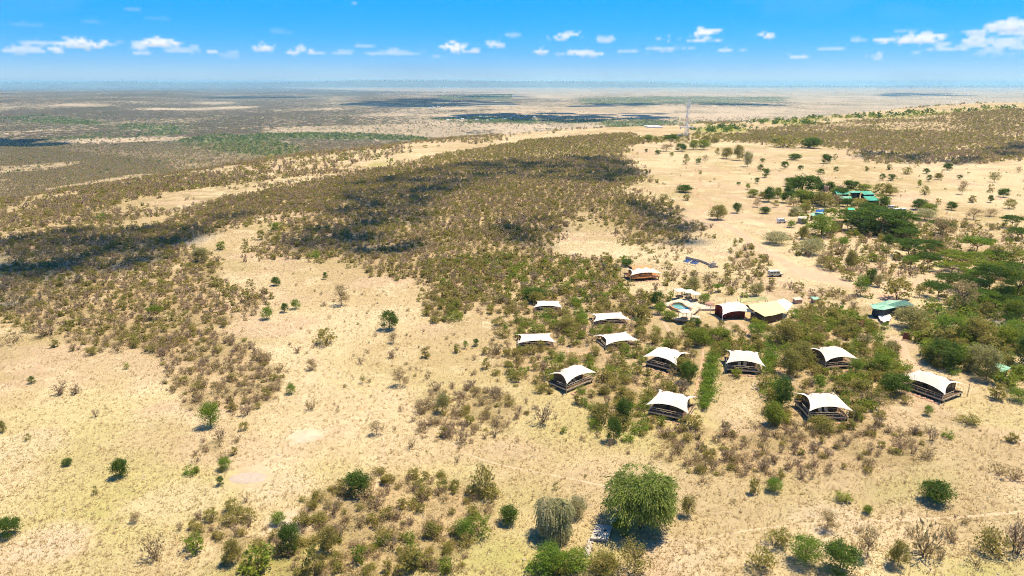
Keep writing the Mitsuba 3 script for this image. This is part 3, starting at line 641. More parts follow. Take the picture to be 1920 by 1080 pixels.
def tent(A, B, C, label, hc=2.9, hr=4.7, wood='pale_wood', front='B', chairs=0, long_ab=False, size=None, wall='brown_canvas', deck=1.05, body=True):
    o, yaw, L, W = corner_frame(A, B, C, hc, long_ab)
    L, W = np.clip(L, 8.2, 12.5), np.clip(W, 6.0, 8.5)
    if size: L, W = size
    # local: -y is the side towards the viewer
    f0 = Frame(o, yaw); v = np.array([0, 0]) - o[:2]
    if (v @ [-math.sin(yaw), math.cos(yaw)]) > 0: yaw += math.pi
    f = Frame(o, yaw)
    t = thing('safari_tent', label, 'tent', 'white fly-sheet safari tents of the camp')
    L, W = L * 1.07, W * 1.07
    fm, _ = fly(f, L, W, hc - .1, hr, .28)
    obj('fly_sheet', fm, 'white_canvas', t, smooth=True)
    for sx in (-1, 1):
        for sy in (-1, 1):
            q = (sx * (L / 2 + .05), sy * (W / 2 + .05)); g = float(H(*f.w((q[0], q[1], 0))[:2])) - o[2]
            obj('corner_post', f.rod((q[0] * 1.012, q[1] * 1.012, g - .4), (q[0] * 1.012, q[1] * 1.012, hc + .28), .085, .075, 8), 'yellow_pole', t)
    for sx in (-1, 1):
        obj('ridge_pole', f.rod((sx * L * .27, 0, deck), (sx * L * .27, 0, hr + .25), .06, .05), 'yellow_pole', t)
    dl, dw = L * .44, W * .43
    n = max(6, int(2 * dw / .5))
    for i in range(n):
        y0 = -dw + 2 * dw * i / n
        obj('deck_plank', f.box(-dl, dl, y0 + .02, y0 + 2 * dw / n - .02, deck - .06, deck), 'orange_wood' if wood == 'orange_wood' else 'deck_wood', t)
    obj('deck_beam', cat([f.box(-dl - .03, dl + .03, -dw - .09, -dw - .02, deck - .30, deck + .01), f.box(-dl - .09, -dl - .02, -dw - .02, dw, deck - .30, deck + .01), f.box(dl + .02, dl + .09, -dw - .02, dw, deck - .30, deck + .01)]), wood, t)
    for sx in (-.95, -.3, .35, .95):
        for sy in (-.93, 0, .93):
            g = float(H(*f.w((sx * dl, sy * dw, 0))[:2])) - o[2]
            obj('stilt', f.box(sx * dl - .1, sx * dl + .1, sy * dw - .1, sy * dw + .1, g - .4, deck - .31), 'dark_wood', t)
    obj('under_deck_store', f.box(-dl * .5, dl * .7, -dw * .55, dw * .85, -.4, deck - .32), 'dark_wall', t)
    if body:
        bx0, bx1, by0, by1, top = -dl * .70, dl * .70, -dw * .30, dw * .86, deck + (2.05 if hr > 3.5 else 1.5)
        obj('inner_tent', cat([f.box(bx0, bx1, by0, by1, deck + .01, top), f.slab([(bx0, by0, top), (bx1, by0, top), (bx1, (by0 + by1) / 2, top + .8 * (hr > 3.5)), (bx0, (by0 + by1) / 2, top + .8 * (hr > 3.5))], .05), f.slab([(bx1, by1, top), (bx0, by1, top), (bx0, (by0 + by1) / 2, top + .8 * (hr > 3.5)), (bx1, (by0 + by1) / 2, top + .8 * (hr > 3.5))], .05)]), wall, t)
        k = 4
        for i in range(k):
            xa = bx0 + (bx1 - bx0) * (i + .2) / k; xb = bx0 + (bx1 - bx0) * (i + .8) / k
            if i == 1:
                obj('door', f.box(xa, xb, by0 - .06, by0 - .003, deck + .05, top - .1), 'window_dark', t)
            else:
                w = obj('window', f.box(xa, xb, by0 - .06, by0 - .003, deck + .65, top - .3), 'window_dark', t)
                obj('frame', cat([f.box(xa - .1, xa, by0 - .09, by0 - .004, deck + .55, top - .2), f.box(xb, xb + .1, by0 - .09, by0 - .004, deck + .55, top - .2), f.box(xa, xb, by0 - .09, by0 - .004, top - .3, top - .2), f.box(xa, xb, by0 - .09, by0 - .004, deck + .55, deck + .65)]), 'wood', w)
        for sx in (-1, 1):
            xx = bx0 - .06 if sx < 0 else bx1 + .003
            for yy in (.25, .62):
                ya = by0 + (by1 - by0) * yy
                obj('window', f.box(xx, xx + .057, ya, ya + 1.0, deck + .65, top - .3), 'window_dark', t)
    # railing round the front
    for i in range(6):
        x = -dl + .1 + (2 * dl - .2) * i / 5
        obj('railing_post', f.box(x - .03, x + .03, -dw + .06, -dw + .12, deck, deck + .95), wood, t)
    for zz in (.5, .92):
        obj('rail', cat([f.box(-dl + .05, dl - .05, -dw + .05, -dw + .13, deck + zz, deck + zz + .05), f.box(-dl + .05, -dl + .13, -dw + .14, dw * .1, deck + zz, deck + zz + .05), f.box(dl - .13, dl - .05, -dw + .14, dw * .1, deck + zz, deck + zz + .05)]), wood, t)
    # a low edging of stones below the front
    r = np.random.default_rng(len(labels))
    for i in range(9):
        x = -dl + 2 * dl * (i + .5) / 9 + r.uniform(-.2, .2); y = -dw - 1.1 + r.uniform(-.2, .2)
        g = f.w((x, y, 0)); m = trimesh.creation.icosphere(1, r.uniform(.22, .42)); m.vertices *= [1.4, 1, .6]
        m.vertices += r.normal(size=m.vertices.shape) * .04; m.apply_translation((g[0], g[1], float(H(g[0], g[1])) + .05))
        obj('edging_stone', m, 'pink_stone', t)
    keep_out(f.w([(-L / 2 - .3, -W / 2 - .8 * (hr > 3), 0), (L / 2 + .3, -W / 2 - .8 * (hr > 3), 0), (L / 2 + .3, W / 2, 0), (-L / 2 - .3, W / 2, 0)]), .6)
    for i in range(chairs):
        deck_chair(f, -dl * .35 + i * 1.25, -dw * .72, deck, 'leftmost front tent' if 'leftmost' in label else 'square-on tent' if 'square' in label else 'lowest right tent', i)
    return f, L, W

def deck_chair(f, x, y, z, where, i):
    t = thing('deck_chair', f'{("left", "right")[i % 2]} one of two pale reclining chairs on the deck of the {where}', 'chair', 'reclining chairs on the tent decks')
    obj('seat', f.slab([(x, y, z + .38), (x + .7, y, z + .38), (x + .7, y + 1.0, z + .34), (x, y + 1.0, z + .34)], .06), 'pale_wood', t)
    obj('backrest', f.slab([(x, y + 1.0, z + .36), (x + .7, y + 1.0, z + .36), (x + .7, y + 1.45, z + 1.05), (x, y + 1.45, z + 1.05)], .06), 'pale_wood', t)
    for a in (0.05, .6):
        for b in (.1, .85):
            obj('leg', f.box(x + a, x + a + .06, y + b, y + b + .06, z, z + .30), 'wood', t)

TENTS = [
    ((1021.5, 703), (1063, 717), (1119, 698), 'leftmost front tent with a dark deck above a grassy slope', 2, False),
    ((1215, 759), (1284, 771), (1307, 743), 'large white tent lowest and nearest on the left beside the green hedge', 0, True),
    ((1209, 670), (1262, 682), (1296.5, 661.5), 'white tent standing above the nearest one, half hidden at its right end', 0, True),
    ((1361, 657), (1362.5, 682), (1429, 684), 'white tent seen square on between the two green hedges', 2, False),
    ((1510, 653), (1551, 677), (1606, 673), 'white tent right of the hedges with a round bright green tree at its right corner', 0, False),
    ((1493, 738), (1520, 771), (1592, 768), 'white tent lowest on the right with two pale chairs on its deck', 2, False),
    ((1684, 707), (1769, 737), (1815, 722.5), 'rightmost long white tent on yellowish poles', 0, True),
    ((1114, 629), (1137.5, 646), (1199, 638), 'white tent with a shaded left gable behind the bushes, lower one of the middle pair', 0, False),
    ((1104, 589), (1114, 603), (1179, 598), 'white tent with faint stains on its right end, upper one of the middle pair', 0, False),
    ((967.5, 626.5), (971, 643), (1041, 640), 'flat white tent at the left edge of the camp bushes', 0, False),
    ((1006, 564), (1010.6, 574), (1050.6, 576), 'small far white tent hemmed in by green bushes on the upper left of the camp', 0, False),
    ((1166, 505), (1185, 515), (1241, 511), 'topmost white tent with a raised orange timber deck', 0, False)]
for i, (A, B, C, lab, ch, lab_long) in enumerate(TENTS):
    far_ = i >= 7
    tent(A, B, C, lab, chairs=ch, long_ab=lab_long, hc=2.55 if not far_ else (2.6 if i == 11 else 1.45), hr=4.4 if not far_ else (3.9 if i == 11 else 2.5), wood='orange_wood' if i == 11 else 'pale_wood', wall='orange_wood' if i == 11 else 'brown_canvas', deck=1.3 if i == 11 else .3 if far_ else .95)

def roof_px(P, thick=.12):
    """a roof plane from (px, py, height above ground) corners"""
    return slab([pz(a, b, h) for a, b, h in P], thick)

# ---------------------------------------------------------------- lounge, dining roofs, pool
def lounge():
    t = thing('lounge_tent', 'big white lounge tent with arched dark red openings beside the pool', 'tent')
    a, b, c, d = pz(1337, 571, 3.0), pz(1358.5, 581, 2.4), pz(1401, 582, 2.6), pz(1388, 568.5, 4.2)
    o, yaw, L, W = corner_frame((1340, 573), (1360, 588), (1407, 585), 2.4, False)
    f = Frame(o, yaw); L, W = max(L, 9.5), max(W, 8.0)
    fm, _ = fly(f, L * 1.08, W * 1.08, 2.0, 4.8, .30)
    obj('fly_sheet', fm, 'white_canvas', t, smooth=True)
    for sx in (-1, 1):
        for sy in (-1, 1): obj('corner_post', f.rod((sx * L / 2, sy * W / 2, -.5), (sx * L / 2, sy * W / 2, 2.6), .1), 'white_paint', t)
    obj('ridge_pole', f.rod((-L * .25, 0, 0), (-L * .25, 0, 5.4), .08), 'wood', t); obj('ridge_pole', f.rod((L * .25, 0, 0), (L * .25, 0, 5.4), .08), 'wood', t)
    obj('back_wall', f.box(-L * .42, L * .42, W * .30, W * .34, -.3, 2.9), 'red_canvas', t)
    obj('side_wall', f.box(-L * .32, -L * .30, -W * .25, W * .295, -.3, 2.3), 'red_canvas', t); obj('side_wall', f.box(L * .30, L * .32, -W * .25, W * .295, -.3, 2.3), 'red_canvas', t)
    obj('front_wall', f.box(-L * .295, L * .295, -W * .02, W * .0, -.3, 2.2), 'red_canvas', t)
    obj('floor', f.box(-L * .40, L * .40, -W * .305, W * .295, -.35, .12), 'dark_wood', t)
    keep_out(f.w([(-L / 2, -W / 2, 0), (L / 2, -W / 2, 0), (L / 2, W / 2, 0), (-L / 2, W / 2, 0)]), .5)
    def tarp(name, label, P, posts, mat, extra=()):
        k = thing(name, label, 'roof')
        q = [pz(*x) for x in P]
        obj('roof', slab(q, .06), mat, k)
        for e, m in extra: obj('roof', slab([pz(*x) for x in e], .06), m, k)
        for i in posts:
            g = float(H(q[i][0], q[i][1])); obj('post', rod((q[i][0], q[i][1], g - .3), (q[i][0], q[i][1], q[i][2] - .07), .08), 'wood', k)
        c = np.mean(q, 0); w = [c + (x - c) * .8 for x in q]
        lo = min(float(H(x[0], x[1])) for x in w)
        obj('wall', slab([(x[0], x[1], lo + 2.0) for x in w], 2.2), 'brown_canvas', k)
        keep_out(q, .4)
    tarp('dining_tent', 'wide pale yellow tent roof with a white right end beside the lounge tent', [(1407, 578, 3.6), (1434, 593.5, 2.4), (1450, 591, 2.4), (1476, 584, 2.4), (1456, 564, 4.6), (1402, 571, 4.2)], (1, 3), 'cream_tarp',
         [([(1456.3, 564, 4.6), (1469, 559.5, 4.4), (1486, 569, 3.0), (1476.5, 584, 2.4)], 'white_canvas')])
    tarp('kitchen_roof', 'pale yellow roof behind the lounge tent, half hidden by the larger yellow one', [(1383, 560, 4.2), (1436, 555.5, 4.2), (1439, 562, 3.2), (1388, 567, 3.2)], (0, 1, 2, 3), 'cream_tarp')
    for P, l in (([(1486, 553, 2.4), (1500, 551, 2.4), (1507, 556, 2.2), (1492, 557.5, 2.2)], 'small pale flat roof among bushes right of the yellow roofs'), ([(1520, 551, 2.4), (1536, 551.5, 2.4), (1538, 555, 2.2), (1527, 556.5, 2.2)], 'small pale green flat roof among bushes, right of the other small roof')):
        q = [pz(*x) for x in P]; k = thing('hut', l, 'hut'); c = np.mean(q, 0); q = [x - [0, 0, .9] for x in q]
        obj('roof', slab(q, .1), 'pale_green_roof' if 'green' in l else 'paving', k)
        w = [c + (x - c) * .85 for x in q]; lo = min(float(H(x[0], x[1])) for x in w)
        obj('wall', slab([(x[0], x[1], q[0][2] - .25) for x in w], q[0][2] - lo), 'pink_wall', k); keep_out(q, .4)
lounge()
import shapely.affinity

def pool():
    P = pts("1258,571 1264,567.5 1272,566.5 1279,568 1284,572.5 1290,575.5 1296,577 1296,579 1285,580 1273,579 1264,576")
    q = np.array([pz(a, b, .9)[:2] for a, b in P]); g = Polygon(q).buffer(.6).buffer(-.6).buffer(.5, join_style=1).buffer(-.5)
    base = min(float(H(*x)) for x in q); top = max(float(H(*x)) for x in q) + .75
    outer = g.buffer(.55); t = thing('swimming_pool', 'turquoise kidney-shaped pool with a raised pale rim below the white sunshades', 'pool')
    ext = lambda s, z0, z1: (lambda m: (m.apply_translation((0, 0, z0)), m)[1])(trimesh.creation.extrude_polygon(s, z1 - z0, engine='earcut'))
    obj('rim', ext(outer.difference(g), base - .6, top + .08), 'pool_rim', t)
    obj('basin', ext(g, base - .5, top - .62), 'pool_tile', t)
    m = trimesh.creation.extrude_polygon(g, .01, engine='earcut'); fl = m.faces[m.triangles_center[:, 2] > .009]
    obj('water', trimesh.Trimesh(m.vertices + [0, 0, top - .12], fl), 'water', t)
    D = pts("1240,572 1258,566 1275,561 1300,563 1312,571 1332,576 1345,577 1346,580 1318,580 1304,582 1296,582")
    dq = Polygon([pz(a, b, .5)[:2] for a, b in D]).buffer(0).difference(outer.buffer(.03))
    k = thing('pool_terrace', 'pale paved terrace around the back of the swimming pool', 'terrace')
    for i, s in enumerate(getattr(dq, 'geoms', [dq])): obj('paving', ext(s, base - .5, top - .1), 'paving', k)
    KEEP_OUT.append(outer.buffer(2.2)); KEEP_OUT.append(shapely.affinity.translate(outer, 0, -3.5)); KEEP_OUT.append(dq.buffer(.3))
    for px, py, w, lab in ((1274, 561, 3.4, 'square white sunshade left of the three above the pool'), (1291, 563.5, 3.4, 'square white sunshade in the middle of the three above the pool'), (1303, 568, 2.8, 'square white sunshade right of the three above the pool'), (1283, 605, 3.0, 'square white sunshade standing alone on the lower deck')):
        o = at([(px, py)])[0]; o[2] = (top - .1 if py < 590 else float(H(o[0], o[1])) + 1.1); f = Frame(o, .25)
        k = thing('sunshade', lab, 'parasol', 'white sunshades by the pool')
        h = w / 2; z0, z1 = 2.3, 2.95
        obj('canopy', cat([f.slab([(-h, -h, z0), (h, -h, z0), (0, 0, z1)], .04), f.slab([(h, -h, z0), (h, h, z0), (0, 0, z1)], .04), f.slab([(h, h, z0), (-h, h, z0), (0, 0, z1)], .04), f.slab([(-h, h, z0), (-h, -h, z0), (0, 0, z1)], .04)]), 'white_canvas', k)
        for a in (-1, 1):
            for b in (-1, 1): obj('post', f.box(a * h * .85 - .06, a * h * .85 + .06, b * h * .85 - .06, b * h * .85 + .06, -.2, z0 + .05), 'wood', k)
        obj('bench', f.box(-h * .6, h * .6, -h * .3, h * .5, -.1, .42), 'thatch', k)
    k = thing('pool_deck', 'pale wooden viewing deck on dark stilts in front of the pool', 'deck')
    o = at([(1286, 601)])[0]; f = Frame((o[0], o[1], float(H(o[0], o[1]))), -.35)
    for i in range(14):
        y = -2.6 + i * .37; obj('deck_plank', f.box(-3.6, 3.6, y, y + .33, 1.0, 1.06), 'paving', k)
    obj('deck_beam', cat([f.box(-3.65, 3.65, -2.7, -2.62, .75, 1.07), f.box(-3.73, -3.66, -2.7, 2.6, .75, 1.07), f.box(3.66, 3.73, -2.7, 2.6, .75, 1.07)]), 'pale_wood', k)
    for a in (-3.3, 0, 3.3):
        for b in (-2.4, 0, 2.3): obj('stilt', f.box(a - .1, a + .1, b - .1, b + .1, -.6, .98), 'dark_wood', k)
    keep_out(f.w([(-3.7, -3, 0), (3.7, -3, 0), (3.7, 2.7, 0), (-3.7, 2.7, 0)]), .3)
    k = thing('boardwalk', 'narrow railed boardwalk from the pool terrace to the viewing deck', 'walkway')
    a, b = at([(1293, 596)])[0], at([(1310, 580.5)])[0]; n = 10
    yaw = math.atan2(b[1] - a[1], b[0] - a[0]); L = np.hypot(*(b - a)[:2]); f = Frame((a[0], a[1], a[2]), yaw)
    for i in range(n): obj('deck_plank', f.box(L * i / n + .02, L * (i + 1) / n - .02, -.8, .8, .95, 1.0), 'pale_wood', k)
    for s in (-.8, .75): obj('rail', f.box(0, L, s, s + .05, 1.85, 1.92), 'pale_wood', k)
    for s in (-.8, .75):
        for i in range(4): obj('post', f.box(L * i / 3.2, L * i / 3.2 + .08, s, s + .05, -.5, 1.85), 'pale_wood', k)
    for px, py, s in ((1330, 575, 1.3), (1326, 579, .7), (1335, 580, .8)):
        o = at([(px, py)])[0]; m = trimesh.creation.icosphere(2, s); m.vertices = m.vertices * [1.2, 1, .85] * (1 + .25 * (meshkit.fbm(m.vertices * 1.3, 3, 5)[:, None] - .5)); m.apply_translation((o[0], o[1], o[2] + s * .4))
        obj('boulder', m, 'pink_stone', label=f'{"large" if s > 1 else "small" if s < .75 else "middling"} pinkish boulder between the pool terrace and the lounge tent', cat='boulder', group='boulders by the lounge tent')
pool()

# ---------------------------------------------------------------- green-roofed house, sacks, gate, slab
def house_px(name, label, cat_, roofs, roof_mat, wall_mat, hw, inset=.86, post_mat=None, windows=0):
    """roofs: lists of (px, py, height) corners; walls stand under them"""
    k = thing(name, label, cat_)
    for P in roofs:
        q = np.array([pz(*x) for x in P]); r = obj('roof', slab(q, .12), roof_mat, k)
        n = 7; e0, e1 = q[0], q[1]                                       # standing seams down the sheeting
        for i in range(1, n):
            a = e0 + (e1 - e0) * i / n; b = q[3] + (q[2] - q[3]) * i / n if len(q) == 4 else q.mean(0)
            obj('seam', rod(a + [0, 0, .03], b + [0, 0, .03], .035, sides=4), roof_mat, r)
        c = q.mean(0); w = c + (q - c) * inset; lo = min(float(H(x[0], x[1])) for x in w); top = q[:, 2].min() - .2
        wk = obj('wall', slab([(x[0], x[1], top) for x in w], top - lo + .4), wall_mat, k)
        if windows:
            i = int(np.argmin([np.hypot(*((w[j] + w[(j + 1) % len(w)]) / 2)[:2]) for j in range(len(w))])); a, b = w[i], w[(i + 1) % len(w)]
            yaw = math.atan2(b[1] - a[1], b[0] - a[0]); L = np.hypot(*(b - a)[:2]); f = Frame((a[0], a[1], lo), yaw); s = -1 if (np.array([-math.sin(yaw), math.cos(yaw)]) @ (c - a)[:2]) > 0 else 1
            for m in range(windows):
                x = L * (m + .5) / windows
                obj('window', f.box(x - .45, x + .45, min(s * .004, s * .06), max(s * .004, s * .06), .9, 2.0), 'window_dark', k)
        keep_out(q, .5)
    return k
h = house_px('house', 'house with a pale green hipped roof behind the flowering bushes', 'house', [[(1638, 579, 2.8), (1657, 581, 2.8), (1680, 576, 2.8), (1691, 563, 4.6), (1667, 562.5, 4.6), (1631, 572, 2.8)], [(1680, 575, 2.75), (1715, 572, 2.8), (1694, 562, 4.5)]], 'pale_green_roof', 'dark_wall', 2.5, .8)
for px, py in ((1640, 588), (1645, 590), (1669, 588)):
    o = at([(px, py)])[0]; obj('column', rod((o[0], o[1], o[2] - .3), (o[0], o[1], o[2] + 2.65), .12, sides=8), 'white_paint', h)
r = np.random.default_rng(3)
k = thing('tarpaulin', 'crumpled bright white sheeting heaped in front of the green-roofed house', 'tarpaulin')
q = np.array([pz(a, b, c) for a, b, c in ((1643, 588, .6), (1651, 586, .6), (1668, 590, .6), (1673, 598, .3), (1667, 605, .3), (1656, 609, .2), (1648, 601, .3))]); g = Polygon(q[:, :2])
X, Y = np.meshgrid(np.linspace(g.bounds[0], g.bounds[2], 34), np.linspace(g.bounds[1], g.bounds[3], 34)); ins = shapely.contains_xy(g, X, Y)
Z_ = H(X, Y) + .35 + .9 * meshkit.fbm(np.stack([X * .9, Y * .9, 0 * X], -1), 4, 6)
ii = (np.arange(33)[:, None] * 34 + np.arange(33)[None]).ravel(); fc = np.vstack([np.stack([ii, ii + 1, ii + 35], 1), np.stack([ii, ii + 35, ii + 34], 1)])
fc = fc[ins.ravel()[fc].all(1)]; obj('sheet', trimesh.Trimesh(np.stack([X, Y, Z_], -1).reshape(-1, 3), fc, process=False), 'white_sack', k); KEEP_OUT.append(g.buffer(1))
house_px('shelter', 'small mint green sheet roof at the edge of deep tree shade on the right', 'shelter', [[(1857.5, 680, 2.6), (1877, 698.5, 2.3), (1896, 689.5, 2.3), (1876, 681.5, 2.6)]], 'pale_green_roof', 'dark_wall', 2.2, .7)
o = at([(1700, 638)])[0]; f = Frame(o, -.25); k = thing('gate', 'brown wooden gate standing across the top of the sandy footpath', 'gate')
for i in range(7): obj('board', f.box(-1.0 + i * .285, -1.0 + i * .285 + .265, -.04, .02, .15, 2.0), 'gate_wood', k)
for s in (-1.1, 1.02): obj('post', f.box(s, s + .1, -.06, .06, -.4, 2.2), 'wood', k)
obj('frame', cat([f.box(-1.0, 1.0, .021, .07, 1.75, 1.87), f.box(-1.0, 1.0, .021, .07, .3, .42)]), 'wood', k)
for px, py, l in ((1608.5, 613, 'left'), (1613, 614, 'middle'), (1618, 612.5, 'right')):
    o = at([(px, py)])[0]; f = Frame(o, .2); k = thing('gate_pillar', f'short red-brown pillar in the scrub below the dirt road, {l} one of three', 'pillar', 'three red-brown pillars in the scrub')
    obj('shaft', f.box(-.3, .3, -.3, .3, -.3, 1.5), 'pink_stone', k); obj('cap', f.box(-.38, .38, -.38, .38, 1.5, 1.62), 'gate_wood', k)
q = np.array([pz(a, b, .55) for a, b in ((1107, 1009), (1118, 982.5), (1149, 985), (1139.5, 1011.5))])
k = thing('concrete_slab', 'weathered pale concrete tank cover beside the big drooping green tree', 'slab')
obj('cover', slab(q, .22), 'concrete', k); c = q.mean(0)
obj('tank_wall', slab([(c + (x - c) * .95) - [0, 0, .225] for x in q], .8), 'grey_stone', k)
for a, b in ((.15, -.1), (-.2, .25)):
    u = c + (q[2] - q[1]) * a + (q[0] - q[1]) * b; obj('hatch', boxm(u[0], u[1], c[2] + .004, .5, .45, .05, .3), 'dark_metal', k)
keep_out(q, .8)
k = thing('stone_channel', 'broken grey stone drain running down from the concrete tank cover', 'drain')
ch = at(pts("1108,1012 1106,1020 1104,1028 1101,1036 1099,1046")); r = np.random.default_rng(8)
for i in range(4):
    for s in (-1, 1, 0):
        p = ch[i] * .5 + ch[i + 1] * .5; obj('stone', boxm(p[0] + s * .28, p[1] + r.uniform(-.2, .2), p[2] - .1, .3, .9 + r.uniform(0, .3), .22 + .06 * abs(s), r.uniform(-.2, .2)), 'grey_stone' if s else 'concrete', k)
o = at([(1151, 976)])[0]; k = thing('rubble_heap', 'small heap of grey broken concrete under the left side of the big green tree', 'rubble')
for i in range(8): obj('concrete_piece', boxm(o[0] + r.uniform(-1, 1), o[1] + r.uniform(-.6, .6), o[2] - .05, r.uniform(.4, 1), r.uniform(.3, .7), r.uniform(.15, .4), r.uniform(0, 3)), 'concrete', k)
for px, py, w, d, l in ((466, 896, 4.6, 2.6, 'long flat grey rock sheet in the grass right of the dark shrub'), (540, 986, 3.6, 1.6, 'pale rock outcrop between bushes left of the bottom thicket')):
    o = at([(px, py)])[0]; k = thing('rock_slab', l, 'rock'); u, v = np.meshgrid(np.linspace(-1, 1, 22), np.linspace(-1, 1, 14)); rr = np.hypot(u, v)
    x, y = o[0] + u * w * .75, o[1] + v * d * .75; zz = H(x, y) + .22 * (1 - rr ** 3) + (n2(x, y, .8, 5, 3)) * .25 - .05
    ii = (np.arange(13)[:, None] * 22 + np.arange(21)[None]).ravel()
    obj('surface', trimesh.Trimesh(np.stack([x, y, zz], -1).reshape(-1, 3), np.vstack([np.stack([ii, ii + 1, ii + 23], 1), np.stack([ii, ii + 23, ii + 22], 1)]), process=False), 'rock_face', k, smooth=True)

# ---------------------------------------------------------------- vehicle, solar arrays
def car(px, py, yaw, label, body='beige_paint', L=4.9):
    o = at([(px, py)])[0]; f = Frame(o, yaw); k = thing('parked_vehicle', label, 'vehicle'); h = L / 2
    obj('body', cat([f.box(-h, h, -.92, .92, .55, 1.15), f.slab([(-h, -.88, 1.95), (h * .42, -.88, 1.95), (h * .42, .88, 1.95), (-h, .88, 1.95)], .82), f.slab([(h * .421, -.86, 1.93), (h * .62, -.86, 1.2), (h * .62, .86, 1.2), (h * .421, .86, 1.93)], .06)]), body, k)
    obj('roof', f.box(-h + .04, h * .42, -.84, .84, 1.953, 2.12), 'white_paint', k)
    for i in range(3):
        for s in (-1, 1): obj('window', f.box(-h + .2 + i * 1.1, -h + 1.1 + i * 1.1, min(s * .883, s * .90), max(s * .883, s * .90), 1.3, 1.82), 'window_glass', k)
    obj('windscreen', f.slab([(h * .43, -.78, 1.98), (h * .625, -.78, 1.25), (h * .625, .78, 1.25), (h * .43, .78, 1.98)], .03), 'window_glass', k)
    for a in (-.6, .62):
        for s in (-1, 1): obj('wheel', f.rod((h * a, s * .72, .4), (h * a, s * .95, .4), .4, sides=14), 'tyre', k)
    for s in (-1, 1): obj('headlight', f.box(h + .003, h + .05, s * .65 - .14, s * .65 + .14, .75, .95), 'steel', k)
    obj('bumper', f.box(h + .003, h + .16, -.9, .9, .48, .68), 'dark_metal', k); keep_out(f.w([(-h, -1, 0), (h, -1, 0), (h, 1, 0), (-h, 1, 0)]), .8)
car(1453, 518, .12, 'cream safari vehicle with a white roof parked at the end of the dirt road')
car(1465, 418, .2, 'small pale vehicle standing among bushes left of the compound', 'white_paint', 4.3)
k = thing('trailer', 'low white trailer parked right of the green-roofed compound', 'trailer'); o = at([(1687, 396)])[0]; f = Frame(o, .05)
obj('bed', f.box(-2.9, 2.9, -1.1, 1.1, .9, 1.5), 'white_paint', k)
for a in (-1.6, 1.6):
    for s in (-1, 1): obj('wheel', f.rod((a, s * .8, .42), (a, s * 1.05, .42), .42, sides=12), 'tyre', k)
car(1667, 392, 2.6, 'white pickup standing by the leafless tree right of the compound', 'white_paint', 4.6)
def solar(P, label):
    q = [pz(*x) for x in P]; k = thing('solar_array', label, 'solar panel', 'two blue solar arrays above the pool'); n = 4
    c = np.mean(q, 0); obj('stand', cat([rod((x[0], x[1], float(H(x[0], x[1])) - .3), tuple((c + (x - c) * .92) - [0, 0, .13]), .07) for x in [c + (y - c) * .92 for y in q]]), 'steel', k)
    obj('frame', slab(q, .1), 'steel', k)
    for i in range(n):
        for j in range(2):
            def bl(u, v): return (q[0] * (1 - u) + q[1] * u) * (1 - v) + (q[3] * (1 - u) + q[2] * u) * v
            u0, u1, v0, v1 = (i + .05) / n, (i + .95) / n, (j + .06) / 2, (j + .94) / 2
            obj('panel', slab([bl(u0, v0) + [0, 0, .03], bl(u1, v0) + [0, 0, .03], bl(u1, v1) + [0, 0, .03], bl(u0, v1) + [0, 0, .03]], .025), 'solar_glass', k)
    keep_out(q, .6)
solar([(1280, 490, .7), (1290, 492.5, .7), (1297, 487.5, 1.7), (1287, 485.5, 1.7)], 'tilted blue solar array, left one of the pair above the pool')
solar([(1293, 493, .7), (1305, 496, .7), (1311, 491, 1.7), (1299, 488.5, 1.7)], 'tilted blue solar array, right one of the pair above the pool')
def low_wall(P, label, h=1.0):
    q = at(pts(P)); k = thing('stone_wall', label, 'wall'); r = np.random.default_rng(5)
    for a, b in zip(q, q[1:]):
        L = np.hypot(*(b - a)[:2]); n = max(2, int(L / .9)); yaw = math.atan2(b[1] - a[1], b[0] - a[0])
        for i in range(n):
            for j in range(2):
                p = a + (b - a) * (i + .5 + .25 * j) / n; obj('stone', boxm(p[0], p[1], p[2] - .1 + j * h * .5, L / n * .97, .5, h * .5 + .1 * (j == 0) - .02, yaw + r.uniform(-.05, .05)), 'grey_stone', k)
low_wall("1286,484.5 1299,488 1313,491 1326,496 1336,501", 'low grey stone wall running down behind the solar arrays')
o = at([(1337, 501)])[0]; f = Frame(o, .3); k = thing('water_tank_stand', 'pale round tank on a dark base at the right end of the stone wall', 'tank')
obj('base', f.box(-1.4, 1.4, -1, 1, -.3, .7), 'grey_stone', k); obj('tank', f.rod((0, 0, .7), (0, 0, 1.9), 1.0, sides=20), 'paving', k); obj('lid', f.rod((0, 0, 1.9), (0, 0, 2.05), .45, sides=14), 'dark_metal', k)
